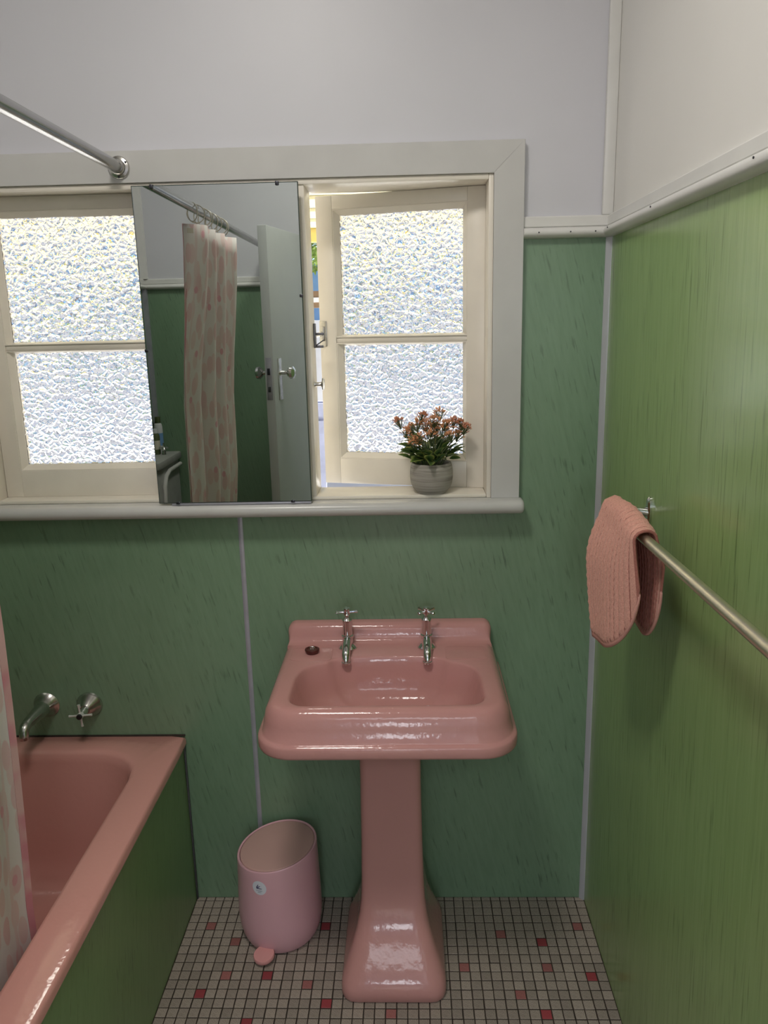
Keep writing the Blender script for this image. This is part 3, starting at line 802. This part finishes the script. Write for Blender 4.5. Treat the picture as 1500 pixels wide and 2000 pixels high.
for (dr, dz) in ((0, -0.004), (-0.0006, -0.0012), (-0.0022, 0.0), (-0.0042, -0.0004), (-0.0060, -0.0016), (-0.0064, -0.010)):
    r = []
    for k in range(NC):
        a = 2 * pi * k / NC; R0 = Rz(ztop(a, 0.1025)) + dr
        r.append((R0 * cos(a), R0 * sin(a), ztop(a, R0) + dz))
    rings.append(r)
bb.loft(rings, True, True, False)
bb.build('body', M['bin'], pb, angle=45)
lid = []
for (R0, dz) in ((0.0957, -0.012), (0.0957, -0.0026), (0.0948, -0.0014), (0.0925, -0.0008), (0.05, -0.0004), (0.001, -0.0003)):
    lid.append([(R0 * cos(2 * pi * k / NC), R0 * sin(2 * pi * k / NC), ztop(2 * pi * k / NC, R0) + dz) for k in range(NC)])
MB().loft(lid, True, False, True).build('lid', M['bin_lid'], pb, angle=45)
pcx, pcy = 0.113 * cos(radians(-104)), 0.113 * sin(radians(-104))
MB().lathe([(0.0, 0.008), (0.0235, 0.008), (0.0262, 0.011), (0.0266, 0.017), (0.0250, 0.0205), (0.0, 0.0212)], (pcx, pcy, 0.002), 32, (-0.05, -0.12, 1)).build('pedal', M['pedal'], pb, angle=40)['label'] = 'round salmon foot pedal'
# round sticker wrapped on the wall of the bin
SA, SZ = radians(-107.5), 0.2035
def wrap(u, v, off):
    z = SZ + v - 0.001; R0 = Rz(z) + off; a = SA + u / 0.104
    return (R0 * cos(a), R0 * sin(a), z)
stc = MB(); rr_ = []
for R0 in (0.0001, 0.006, 0.013, 0.0190):
    rr_.append([wrap(R0 * cos(2 * pi * k / 28), R0 * sin(2 * pi * k / 28), 0.0006) for k in range(28)])
st_o = stc.loft(rr_, True, False, False).build('sticker', M['sticker'], pb); st_o['label'] = 'round white sticker'
ink = MB()
def stroke(p0, p1, wd):
    p0 = (p0[0] * 1.25, p0[1] * 1.25); p1 = (p1[0] * 1.25, p1[1] * 1.25); wd *= 1.3
    d = Vector((p1[0] - p0[0], p1[1] - p0[1])); n = Vector((-d.y, d.x)).normalized() * wd
    m = 4; L = []; Rr = []
    for k in range(m + 1):
        c = (p0[0] + d.x * k / m, p0[1] + d.y * k / m); s_ = wd and (1 - 0.45 * k / m)
        L.append(wrap(c[0] + n.x * s_, c[1] + n.y * s_, 0.0010)); Rr.append(wrap(c[0] - n.x * s_, c[1] - n.y * s_, 0.0010))
    ink.loft([L, Rr], False)
stroke((-0.0062, -0.0005), (-0.0020, 0.0072), 0.0013)
stroke((-0.0058, -0.0010), (0.0018, 0.0045), 0.0012)
stroke((-0.0060, -0.0012), (0.0055, -0.0008), 0.0011)
for k in range(7):
    stroke((-0.0065 + k * 0.0019, -0.0058), (-0.0065 + k * 0.0019 + 0.0012, -0.0052 if k % 2 else -0.0066), 0.0006)
stroke((-0.0030, -0.0092), (0.0034, -0.0092), 0.0004)
ink.build('printed_mark', M['ink'], st_o, smooth=False)['label'] = 'dark printed mark on the sticker'

# ------------------------------------------------------------------ mirror
mr = empty('wall_mirror', (-0.414, -0.030, 1.142), 'frameless rectangular mirror hung over the middle of the window', 'mirror')
mr.rotation_euler = (0, 0, 0)
MWd, MHt = 0.3685, 0.715
g = MB()
hw = MWd / 2
mp_ = [(-hw, 0), (hw, 0), (hw, MHt), (-hw, MHt)]
mi_ = [(-hw + .002, .002), (hw - .002, .002), (hw - .002, MHt - .002), (-hw + .002, MHt - .002)]
g.loft([[(p[0], -0.020, p[1]) for p in mi_]], cap1=False)
g = MB().add([(p[0], -0.020, p[1]) for p in mi_], [(0, 1, 2, 3)], 0)
g.build('glass', M['mirror'], mr, smooth=False)
MB().loft([[(p[0], -0.020, p[1]) for p in mi_], [(p[0], -0.0185, p[1]) for p in mp_], [(p[0], -0.014, p[1]) for p in mp_]], True, False, True).build('backing', M['glass_edge'], mr, smooth=False)
MB().box(-hw + 0.03, hw - 0.002, -0.019, 0.000, -0.006, -0.0005, 0.001).build('bottom_channel', M['alu'], mr)
MB().box(-hw + 0.04, hw - 0.04, -0.014, 0.020, 0.04, MHt - 0.04).build('back_board', M['sash'], mr, smooth=False)
for (x, z, ww, hh) in ((0.1385, MHt - 0.003, 0.008, 0.009), (-0.1385, MHt - 0.003, 0.008, 0.009), (hw - 0.003, 0.474, 0.008, 0.007), (-hw + 0.003, 0.360, 0.008, 0.007), (-0.138, 0.001, 0.009, 0.006), (0.139, 0.001, 0.009, 0.006)):
    MB().box(x - ww / 2, x + ww / 2, -0.0235, -0.013, z - hh / 2, z + hh / 2, 0.0015).build('clip', M['dark_metal'], mr)

# ------------------------------------------------------------------ potted plant on the sill
pp = empty('potted_plant', (0.058, 0.018, 1.1456), 'small potted plant with orange pink flower heads on the window ledge', 'plant')
prof = [(0.0, 0.0), (0.034, 0.0), (0.0365, 0.002), (0.0455, 0.012), (0.0505, 0.024), (0.0525, 0.040), (0.0522, 0.054), (0.0505, 0.066), (0.0480, 0.0735), (0.0465, 0.0745), (0.0445, 0.073), (0.0440, 0.060), (0.0, 0.058)]
MB().lathe(prof, (0, 0, 0), 40).build('pot', M['pot'], pp)['label'] = 'ribbed grey cement pot'
so = MB().lathe([(0.0, 0.066), (0.02, 0.066), (0.0438, 0.062)], (0, 0, 0), 20).build('soil', M['soil'], pp)
def leaf_mesh(L, W, curl):
    v, f, uvs = [], [], []
    m = 5
    for i in range(m + 1):
        t = i / m
        wd = W * sin(pi * min(1, t * 0.93 + 0.07)) ** 0.8 * (0.5 if i == 0 else 1)
        if i == m: wd = 0.0004
        z = -curl * t * t
        for s_ in (-1, 0, 1):
            v.append((s_ * wd, t * L, z + abs(s_) * wd * 0.28)); uvs.append(max(abs(s_), t * 0.55))
    for i in range(m):
        for j in range(2):
            f.append((i * 3 + j, i * 3 + j + 1, i * 3 + j + 4, i * 3 + j + 3))
    me = bpy.data.meshes.new('leaf'); me.from_pydata(v, [], f); me.materials.append(M['leaf'])
    ul = me.uv_layers.new(name='UVMap')
    for lp in me.loops: ul.data[lp.index].uv = (uvs[lp.vertex_index], 0)
    me.polygons.foreach_set('use_smooth', [True] * len(me.polygons)); me.update()
    return me
LM = [leaf_mesh(0.034, 0.0105, 0.010), leaf_mesh(0.042, 0.0125, 0.016), leaf_mesh(0.028, 0.0095, 0.004)]
R_ = random.Random(11)
for k in range(84):
    a = R_.uniform(0, 2 * pi); tier = k % 4
    rad = R_.uniform(0.012, 0.050); z = (0.074 + R_.uniform(0, 0.018)) if tier < 2 else (0.092 + R_.uniform(0, 0.028))
    if rad > 0.043: z = max(z, 0.080)
    o = bpy.data.objects.new('leaf', R_.choice(LM)); COL.objects.link(o); o.parent = pp
    o.location = (rad * cos(a), rad * sin(a) * 0.85, z)
    o.rotation_euler = (R_.uniform(0.15, 1.05), R_.uniform(-0.5, 0.5), a - pi / 2 + R_.uniform(-0.5, 0.5))
def flower_mesh(name, mat, seed, rad):
    r = random.Random(seed); m = MB()
    for k in range(46):
        th = r.uniform(0, 2 * pi); ph = r.uniform(0.0, 1.55)
        d = Vector((sin(ph) * cos(th), sin(ph) * sin(th), cos(ph)))
        p = d * rad * r.uniform(0.65, 1.05)
        m.tube([Vector((0, 0, -rad * 0.6)), p], [0.0004, 0.0005], 3, False, 1)
        s_ = r.uniform(0.0019, 0.0034)
        vv = [p + Vector(c) * s_ for c in ((1, 0, 0), (0, 1, 0), (-1, 0, 0), (0, -1, 0))] + [p + d * s_ * 1.9, p - d * s_]
        m.add(vv, [(0, 1, 4), (1, 2, 4), (2, 3, 4), (3, 0, 4), (1, 0, 5), (2, 1, 5), (3, 2, 5), (0, 3, 5)], 0)
    return m.mesh(name, [mat, M['stem']], smooth=False)
FM = [flower_mesh('flower_head', M['flower'], 1, 0.020), flower_mesh('flower_head', M['flower'], 2, 0.018), flower_mesh('flower_head', M['flower_pink'], 3, 0.018)]
heads = [(-0.060, 0.006, 0.142, 1), (0.000, 0.000, 0.146, 0), (0.028, -0.018, 0.148, 0), (-0.034, -0.006, 0.160, 0), (0.080, -0.004, 0.150, 2), (0.054, 0.004, 0.164, 2), (-0.076, -0.004, 0.168, 2), (-0.030, -0.012, 0.128, 0), (-0.012, 0.008, 0.158, 0), (0.008, -0.010, 0.170, 0), (0.022, 0.004, 0.186, 0), (0.034, -0.006, 0.160, 1), (-0.022, 0.010, 0.178, 2),
         (0.072, 0.000, 0.160, 2), (0.046, -0.022, 0.134, 1), (0.064, 0.010, 0.132, 1), (-0.046, 0.008, 0.150, 1), (-0.002, -0.024, 0.136, 0), (-0.040, -0.020, 0.116, 0), (0.012, 0.022, 0.150, 1)]
for (x, y, z, k) in heads:
    o = bpy.data.objects.new('flower_head', FM[k]); COL.objects.link(o); o.parent = pp
    o.location = (x, y, z); o.rotation_euler = (R_.uniform(-.3, .3), x * 5 + R_.uniform(-.2, .2), R_.uniform(0, 6))
    bx, by = x * 0.28, y * 0.4
    MB().tube([(bx, by, 0.062), (lerp(bx, x, 0.45), lerp(by, y, 0.4), lerp(0.062, z, 0.55)), (x, y, z - 0.009)], [0.0013, 0.0011, 0.0008], 6).build('stem', M['stem'], pp)

# ------------------------------------------------------------------ shower rail and curtain
RXx, RZz = -0.630, 1.900
rd = empty('shower_rail', (RXx, 0, RZz), 'straight chrome shower curtain rail above the bath', 'curtain rail')
MB().tube([(0, -0.024, 0), (0, YO + 0.004, 0)], 0.0132, 20).build('rod', M['rod'], rd)
for y, s_ in ((-0.020, -1), (YO, 1)):
    fm = MB().lathe([(0.0, 0.0), (0.0245, 0.0), (0.0245, 0.003), (0.0225, 0.006), (0.0170, 0.008), (0.0160, 0.016), (0.0145, 0.018)], (0, y, 0), 28, (0, s_, 0))
    fo = fm.build('flange', M['chrome_worn'], rd)
    for k in range(3):
        a = radians(30 + 120 * k)
        MB().lathe([(0.0028, 0.0), (0.0028, 0.0075), (0.0, 0.0082)], (0.0200 * cos(a), y, 0.0200 * sin(a)), 8, (0, s_, 0)).build('screw', M['dark_metal'], fo)
plan_top = [(-0.654, -0.666), (-0.642, -0.676), (-0.620, -0.690), (-0.603, -0.708), (-0.596, -0.732), (-0.606, -0.752), (-0.642, -0.764), (-0.650, -0.790), (-0.620, -0.812), (-0.598, -0.835), (-0.612, -0.862), (-0.650, -0.880), (-0.650, -0.905), (-0.608, -0.928), (-0.594, -0.955), (-0.628, -0.985), (-0.648, -1.010), (-0.612, -1.045), (-0.584, -1.080), (-0.590, -1.110)]
plan_mid = [(-0.688, -0.652), (-0.696, -0.668), (-0.698, -0.692), (-0.690, -0.716), (-0.674, -0.742), (-0.668, -0.766), (-0.700, -0.784), (-0.700, -0.808), (-0.660, -0.828), (-0.640, -0.852), (-0.650, -0.880), (-0.690, -0.900), (-0.690, -0.925), (-0.645, -0.950), (-0.632, -0.978), (-0.662, -1.008), (-0.688, -1.034), (-0.655, -1.070), (-0.632, -1.105), (-0.655, -1.140)]
plan_bot = [(-0.7080, -0.650), (-0.7170, -0.668), (-0.7220, -0.694), (-0.722, -0.720), (-0.730, -0.745), (-0.755, -0.765), (-0.785, -0.785), (-0.780, -0.812), (-0.740, -0.835), (-0.718, -0.858), (-0.735, -0.885), (-0.775, -0.905), (-0.770, -0.930), (-0.725, -0.958), (-0.712, -0.985), (-0.740, -1.015), (-0.765, -1.040), (-0.735, -1.078), (-0.714, -1.110), (-0.738, -1.145)]
def catmull(pts, m):
    out = []
    n = len(pts)
    for i in range(n - 1):
        p0, p1, p2, p3 = pts[max(i - 1, 0)], pts[i], pts[i + 1], pts[min(i + 2, n - 1)]
        for k in range(m):
            t = k / m
            out.append(tuple(0.5 * (2 * p1[c] + (p2[c] - p0[c]) * t + (2 * p0[c] - 5 * p1[c] + 4 * p2[c] - p3[c]) * t * t + (3 * p1[c] - p0[c] - 3 * p2[c] + p3[c]) * t ** 3) for c in range(2)))
    out.append(pts[-1])
    return out
PT, PM, PB = catmull(plan_top, 6), catmull(plan_mid, 6), catmull(plan_bot, 6)
zs = [1.852, 1.80, 1.70, 1.58, 1.45, 1.32, 1.18, 1.05, 0.92, 0.80, 0.70, 0.62, 0.56, 0.52, 0.49, 0.44, 0.40, 0.36]
def plan_at(z):
    if z >= 1.1: t = min(1, (1.852 - z) / 0.60); t = t * t * (3 - 2 * t); return [(lerp(a[0], b[0], t), lerp(a[1], b[1], t)) for a, b in zip(PT, PM)]
    if z >= 0.52: t = (1.1 - z) / 0.58; t = t ** 1.6; return [(lerp(a[0], b[0], t), lerp(a[1], b[1], t)) for a, b in zip(PM, PB)]
    return PB
cur = empty('shower_curtain', (RXx, -0.9, 1.852), 'pale shower curtain with pink leaf print gathered on the rail', 'shower curtain')
v, f, uvl = [], [], []
arc = [0.0]
for a, b_ in zip(PM, PM[1:]): arc.append(arc[-1] + 1.6 * sqrt((a[0] - b_[0]) ** 2 + (a[1] - b_[1]) ** 2))
nU = len(PM)
for z in zs:
    for i, p in enumerate(plan_at(z)):
        v.append((p[0], p[1], z)); uvl.append((arc[i], z))
for r in range(len(zs) - 1):
    for i in range(nU - 1):
        f.append((r * nU + i, r * nU + i + 1, (r + 1) * nU + i + 1, (r + 1) * nU + i))
me = bpy.data.meshes.new('cloth'); me.from_pydata(v, [], f); me.materials.append(M['curtain'])
ul = me.uv_layers.new(name='UVMap')
for lp in me.loops: ul.data[lp.index].uv = uvl[lp.vertex_index]
me.polygons.foreach_set('use_smooth', [True] * len(me.polygons)); me.update()
co = bpy.data.objects.new('cloth', me); COL.objects.link(co); co.parent = cur; at(co)
md = co.modifiers.new('thickness', 'SOLIDIFY'); md.thickness = 0.0012; md.offset = 0
# hem: folded double edge standing at the front
hm = MB(); L = []; Rr = []; L2 = []; R2 = []
for z in zs:
    pl_ = plan_at(z)
    p0, p1 = Vector(pl_[0]), Vector(pl_[3]); d = (p1 - p0).normalized(); n_ = Vector((-d.y, d.x))
    a = p0 - d * 0.0012; b_ = p0 + d * 0.0115
    sgn_ = -1 if (n_.x * 0.49 - n_.y * 0.87 < 0) else 1; n_ = n_ * sgn_
    L.append((*(a + n_ * 0.0022), z)); Rr.append((*(b_ + n_ * 0.0022), z)); R2.append((*(b_ + n_ * 0.0009), z)); L2.append((*(a + n_ * 0.0009), z))
hm.loft([L, Rr, R2, L2, L], False)
at(hm.build('hem', M['hem'], cur))['label'] = 'pink folded edge hem'
tb = plan_at(1.83)
p0, p1 = Vector(tb[1]), Vector(tb[7]); d = (p1 - p0).normalized(); n_ = Vector((-d.y, d.x)) if (-d.y * 0 + d.x) > 0 else Vector((d.y, -d.x))
tq = MB(); A = p0 + d * 0.010 + n_ * 0.0022; Bq = p0 + d * 0.030 + n_ * 0.0022
tq.add([(*A, 1.826), (*Bq, 1.826), (*Bq, 1.840), (*A, 1.840)], [(0, 1, 2, 3)])
tg = tq.build('care_tag', M['ring'], cur, smooth=False); at(tg)
ringm = MB().lathe([(0.0, 0.0)], (0, 0, 0), 3)
def torus(R0, r0, n=26, m=8):
    t = MB(); rings = []
    for i in range(n + 1):
        a = 2 * pi * i / n
        rings.append([((R0 + r0 * cos(2 * pi * j / m)) * cos(a), 0, (R0 + r0 * cos(2 * pi * j / m)) * sin(a)) if False else ((R0 + r0 * cos(2 * pi * j / m)) * cos(a), r0 * sin(2 * pi * j / m), (R0 + r0 * cos(2 * pi * j / m)) * sin(a)) for j in range(m)])
    return t.loft(rings, True)
rme = torus(0.0265, 0.0016).mesh('curtain_ring', M['ring'])
for k, y in enumerate((-0.695, -0.735, -0.815, -0.855, -0.930, -0.965, -1.045, -1.095)):
    o = bpy.data.objects.new('curtain_ring', rme); COL.objects.link(o)
    ORD = ('first', 'second', 'third', 'fourth', 'fifth', 'sixth', 'seventh', 'eighth')[k]
    o.location = (RXx, y, RZz - 0.0125); o.rotation_euler = (0, 0, R_.uniform(-0.5, 0.5) if k else 0.75)
    tag(o, 'cream plastic curtain ring on the shower rail, %s from the window' % ORD, 'curtain ring', 'rings on the shower rail')

# ------------------------------------------------------------------ towel rail and towel
TRX, TRZ = 0.391, 1.194
tr = empty('towel_rail', (XR, -0.39, TRZ), 'brushed metal towel rail on the right wall', 'towel rail')
at(MB().tube([(TRX, -0.382, TRZ), (TRX, -1.215, TRZ + 0.002)], 0.0088, 18).build('bar', M['rail_metal'], tr))
for y in (-0.390, -1.20):
    bk = MB()
    pl_ = [(y + 0.0115 * cos(a), 1.186 + 0.031 * sin(a)) for a in [2 * pi * k / 24 for k in range(24)]]
    pi2 = [(y + 0.0085 * cos(a), 1.186 + 0.026 * sin(a)) for a in [2 * pi * k / 24 for k in range(24)]]
    bk.loft([[(XR - 0.0, p[0], p[1]) for p in pl_], [(XR - 0.0035, p[0], p[1]) for p in pl_], [(XR - 0.0065, p[0], p[1]) for p in pi2]], True, True, True)
    bk.tube([(XR - 0.005, y, 1.186), (XR - 0.030, y, 1.190), (TRX + 0.004, y, TRZ), (TRX - 0.006, y, TRZ)], [0.0095, 0.0075, 0.0085, 0.0105], 14)
    at(bk.build('bracket', M['chrome'], tr))

def towel():
    v, f, mi = [], [], []
    nu, nv = 236, 84
    y_far, y_near = -0.408, -0.622
    RB = 0.0128; a_b = 0.10
    def pt(u, s):
        """u 0 far .. 1 near; s -1 bottom of the room-side fall .. 0 over the bar .. 1 bottom of the wall side"""
        y = lerp(y_far, y_near, u)
        a0 = 0.10
        lift = 0.012 * sin(pi * u) ** 2 + 0.010 * (1 - u) ** 2
        if abs(s) < a0:
            th = s / a0 * pi / 2
            x = TRX + RB * sin(th) * (1.15 if s > 0 else 1.4); z = TRZ + RB * cos(th) * 1.1 + lift * (1 - abs(s) / a0) ** 0.5
            q = 0
        elif s < 0:
            q = (-s - a0) / (1 - a0)
            length = 0.250 - 0.050 * u ** 2 - 0.105 * (1 - sqrt(max(0.0, 1 - max(0.0, (u - 0.25) / 0.75) ** 2.6)))
            z = TRZ - q * length
            out = 0.028 * (1 - u) ** 0.8
            x = TRX - RB * 1.4 - out * sin(min(1, q * 2.6) * pi / 2) + 0.016 * q * q * (1 - u) + 0.004 * sin(pi * 2.2 * u + 0.5) * q
            x += 0.010 * q * u
            y += 0.030 * q * u * (1 - u) - 0.010 * q * (1 - u)
        else:
            q = (s - a0) / (1 - a0)
            length = 0.203 - 0.110 * (1 - sqrt(max(0.0, 1 - max(0.0, (u - 0.45) / 0.55) ** 2.4)))
            z = TRZ - q * length
            x = TRX + RB * 1.15 + 0.016 * sin(min(1, q * 2) * pi / 2) * (0.6 + 0.4 * u) + 0.006 * sin(pi * 1.7 * u) * q
            y += 0.012 * q * (1 - u)
        return Vector((x, y, z))
    for i in range(nu + 1):
        u = i / nu
        for j in range(nv + 1):
            s = -1 + 2 * j / nv
            e = 1e-3
            p = pt(u, s)
            du = pt(min(1, u + e), s) - pt(max(0, u - e), s); dv = pt(u, min(1, s + e)) - pt(u, max(-1, s - e))
            n = dv.cross(du)
            n = n.normalized() if n.length > 0 else Vector((0, 0, 1))
            hemz = abs(s) > 0.945
            rib = abs(sin(pi * u * 13)) ** 0.6
            nub = 0.85 + 0.15 * sin(j * 2.4 + (int(u * 13) % 2) * 1.5)
            tap_ = min(1.0, (1 - u) / 0.14, u / 0.04 + 0.25)
            hgt = 0.001 if hemz else (0.0066 * rib * nub - 0.0015) * tap_
            away = Vector((1 if s > 0 else -1, 0, 0)) if abs(s) > a_b else Vector((sin(s / a_b * pi / 2), 0, cos(s / a_b * pi / 2)))
            if n.dot(away) < 0: n = -n
            v.append(p + n * hgt)
    W = nv + 1
    for i in range(nu):
        for j in range(nv):
            f.append((i * W + j, i * W + j + 1, (i + 1) * W + j + 1, (i + 1) * W + j))
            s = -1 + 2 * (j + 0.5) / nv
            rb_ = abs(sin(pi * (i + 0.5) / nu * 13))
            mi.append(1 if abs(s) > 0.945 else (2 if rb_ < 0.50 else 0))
    me = bpy.data.meshes.new('hand_towel'); me.from_pydata([tuple(p) for p in v], [], f)
    me.materials.append(M['terry']); me.materials.append(M['terry_hem']); me.materials.append(M['terry_groove_shade'])
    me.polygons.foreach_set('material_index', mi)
    me.polygons.foreach_set('use_smooth', [True] * len(me.polygons)); me.update()
    o = bpy.data.objects.new('hand_towel', me); COL.objects.link(o)
    sd = o.modifiers.new('thickness', 'SOLIDIFY'); sd.thickness = 0.0045; sd.offset = -1
    me.update()
    tag(o, 'ribbed salmon pink hand towel folded over the towel rail', 'towel')
towel()

# ------------------------------------------------------------------ door, seen in the mirror
dr = empty('door_1', (DX0 - 0.006, YO + 0.024, 0)); dr.rotation_euler = (0, 0, radians(12)); struct(dr, 'pale grey door standing open along the bath, seen in the mirror', 'door')
DW = 0.74
MB().box(-0.036, 0.0, 0.0, DW, 0.012, 1.913, 0.002).build('leaf', M['door'], dr)
for sx, xx in ((1, 0.0), (-1, -0.036)):
    k = MB().lathe([(0.0, 0.0), (0.013, 0.0), (0.013, 0.004), (0.0075, 0.008), (0.0075, 0.030), (0.017, 0.036), (0.0245, 0.046), (0.0235, 0.056), (0.012, 0.063), (0.0, 0.064)], (xx, DW - 0.062, 1.375), 22, (sx, 0, 0))
    k.build('knob', M['chrome'], dr)
    MB().box(xx if sx > 0 else xx - 0.004, xx + 0.004 if sx > 0 else xx, DW - 0.080, DW - 0.044, 1.270, 1.430, 0.0015).build('escutcheon', M['chrome_worn'], dr)
MB().box(-0.030, -0.008, DW, DW + 0.002, 1.275, 1.435, 0.0005).build('latch_plate', M['alu'], dr)
MB().box(-0.024, -0.014, DW + 0.002, DW + 0.006, 1.37, 1.395, 0.0005).box(-0.024, -0.014, DW + 0.002, DW + 0.005, 1.305, 1.325, 0.0005).build('latch_bolt', M['dark_metal'], dr)
ar = empty('trim_7', (0, 0, 0)); struct(ar, 'white architrave round the doorway', 'architrave')
MB().box(DX0 - 0.009, DX0 + 0.004, YO - 0.1, YO + 0.004, 0, DH).build('side_board', M['trim'], ar, smooth=False)
MB().box(DX1 - 0.004, DX1 + 0.062, YO, YO + 0.016, 0, DH + 0.07).build('side_board', M['trim'], ar, smooth=False)
MB().box(DX0 - 0.06, DX1 - 0.004, YO, YO + 0.004, DH, DH + 0.07).build('head_board', M['trim'], ar, smooth=False)

# grey ledge past the end of the bath, seen low in the mirror
tu = empty('ledge', (-1.16, -1.80, 0), 'grey ledge in the corner beyond the bath, seen low in the mirror', 'ledge')
at(MB().box(XL + 0.006, -1.115, -1.985, -1.645, 0.0, 0.935, 0.004).build('upstand', M['tub_grey'], tu))
at(MB().box(XL + 0.005, -1.100, -1.990, -1.640, 0.936, 0.972, 0.008).build('top_slab', M['tub_grey'], tu))
at(MB().tube([(-1.106, -1.700, 0.10), (-1.106, -1.700, 0.78), (-1.106, -1.712, 0.85), (-1.106, -1.745, 0.893), (-1.106, -1.80, 0.910), (-1.106, -1.98, 0.912)], 0.0095, 10).build('arched_trim', M['trim'], tu))['label'] = 'pale arched trim'
tk = MB().lathe([(0.010, 0.0), (0.008, 0.02), (0.012, 0.025), (0.0, 0.045)], (-1.150, -1.88, 0.9722), 14)
for k in range(4):
    a = k * pi / 2
    tk.lathe([(0.003, 0.0), (0.004, 0.022), (0.0, 0.023)], (-1.150, -1.88, 1.005), 8, (cos(a), 0, sin(a)))
at(tk.build('tap', M['chrome'], tu))
for k, (x, y, h, mats, lab) in enumerate(((-1.192, -1.955, 0.17, ('blue_wall', 'white_wall'), 'tall bottle with a blue wrapper in the corner of the grey ledge'), (-1.190, -1.895, 0.12, ('leaf', 'ring'), 'shorter green bottle with cream wrapper on the grey ledge'))):
    bo = empty('shampoo_bottle', (x, y, 0.9722), lab, 'bottle', 'bottles on the grey ledge')
    mm = M['stem'] if k else M['white_wall']
    MB().lathe([(0.0, 0.0), (0.018, 0.0), (0.020, 0.004), (0.020, h * 0.72), (0.017, h * 0.80), (0.011, h * 0.83)], (0, 0, 0), 18).build('body', mm, bo)
    MB().lathe([(0.013, h * 0.83), (0.014, h * 0.84), (0.013, h), (0.0, h)], (0, 0, 0), 16).build('cap', M['stem'] if not k else M['white_wall'], bo)
    MB().lathe([(0.0203, h * 0.2), (0.0203, h * 0.55)], (0, 0, 0), 18).build('wrapper', M['blue_wall'] if not k else M['ring'], bo)

# ------------------------------------------------------------------ outside the window
gnd = struct(MB().box(-14, 14, 0.12, 30, -0.55, -0.45).build('ground', M['concrete'], smooth=False), 'pale sunlit concrete yard outside the window', 'ground')
ev = empty('eave', (0, 0, 0)); struct(ev, 'cream boarded verandah ceiling outside the window', 'eave')
for k in range(6):
    y0 = 0.125 + k * 0.30
    MB().box(-6, 6, y0, y0 + 0.292, 1.985, 2.005, 0.002).build('board', M['eave'], ev)
for k in range(5):
    y0 = 0.125 + (k + 1) * 0.30 - 0.03
    MB().box(-6, 6, y0, y0 + 0.045, 1.972, 1.984).build('cover_batten', M['eave'], ev)
MB().box(-6, 6, 1.93, 1.97, 1.925, 2.10).build('fascia', M['fascia'], ev)
MB().box(-6, 6, 0.12, 1.97, 2.10, 2.14).build('roof_sheet', M['brown'], ev)
struct(MB().box(-14, XL - 0.1, 0.02, 0.12, -0.5, 2.75).box(XR + 0.1, 14, 0.02, 0.12, -0.5, 2.75).build('wall_outside', M['ext_wall'], smooth=False), 'cream outside wall of the house', 'wall')
gw = MB().box(-12, 12, 9.0, 9.2, -0.45, 1.62, 0.01)
gwo = gw.build('garden_wall', M['white_wall']); tag(gwo, 'white rendered garden wall across the yard', 'garden wall')
fe = empty('low_fence', (0, 7.2, -0.45), 'low blue grey fence in front of the white garden wall', 'fence')
for k in range(2):
    MB().box(-9, 9, -0.02, 0.02, 0.78 + k * 0.20, 0.78 + k * 0.20 + 0.15).build('slat', M['violet_fence'], fe, smooth=False)
for k in range(10):
    MB().box(-9 + k * 2 - 0.04, -9 + k * 2 + 0.04, 0.02, 0.09, 0.0, 1.15).build('post', M['violet_fence'], fe, smooth=False)
rl = empty('carport_beam', (0, 5.2, 0), 'brown and white carport beam on posts across the yard', 'beam')
at(MB().box(-7, 7, 5.15, 5.25, 1.70, 1.745).build('lower_board', M['brown'], rl, smooth=False))
at(MB().box(-7, 7, 5.14, 5.26, 1.745, 1.785).build('white_board', M['white_wall'], rl, smooth=False))
at(MB().box(-7, 7, 5.15, 5.25, 1.785, 1.84).build('upper_board', M['brown'], rl, smooth=False))
for x in (-6.5, 6.5): at(MB().box(x - .05, x + .05, 5.15, 5.25, -0.45, 1.70).build('post', M['brown'], rl, smooth=False))
bs = empty('blue_shed', (0, 11, -0.45), 'blue sheet metal shed beyond the garden wall', 'shed')
MB().box(-10, 10, -0.5, 1.5, 0.0, 2.95).build('wall', M['blue_wall'], bs, smooth=False)
MB().prism([(-0.7, 2.95), (1.7, 2.95), (0.5, 3.25)], 'x', -10.2, 10.2).build('roof', M['blue_wall'], bs, smooth=False)
# shrubs over the shed roofline
def bush(x, y, z, rad, label):
    r = random.Random(int(x * 100) + 5); m = MB()
    for k in range(900):
        d = Vector((r.gauss(0, 1), r.gauss(0, 1), r.gauss(0, 1))).normalized() * rad * r.uniform(0.55, 1.0)
        p = Vector((0, 0, 0)) + Vector((d.x, d.y * 0.6, d.z * 0.75))
        a = Vector((r.uniform(-1, 1), r.uniform(-1, 1), r.uniform(-1, 1))).normalized(); b2 = a.orthogonal().normalized()
        s_ = rad * 0.085
        m.add([p - a * s_, p + b2 * s_ * 0.5, p + a * s_, p - b2 * s_ * 0.5], [(0, 1, 2, 3)])
    e = empty('garden_tree', (x, y, -0.45), label, 'tree', 'trees across the yard')
    o = m.build('foliage', M['bush'], e, smooth=False); o.location = (0, 0, z); o['kind'] = 'stuff'
    MB().tube([(0, 0, 0), (0.05, 0, z * 0.5), (0, 0, z)], [0.12, 0.09, 0.05], 8).build('trunk', M['brown'], e)
bush(-0.95, 9.8, 3.12, 0.62, 'green tree seen through the open window gap')
bush(-5.6, 9.8, 3.5, 0.75, 'green tree behind the left window sash')
bush(-3.5, 9.9, 3.4, 0.7, 'green tree between the other two across the yard')
bush(1.8, 9.8, 3.5, 0.75, 'green tree farthest along the garden wall behind the open sash')
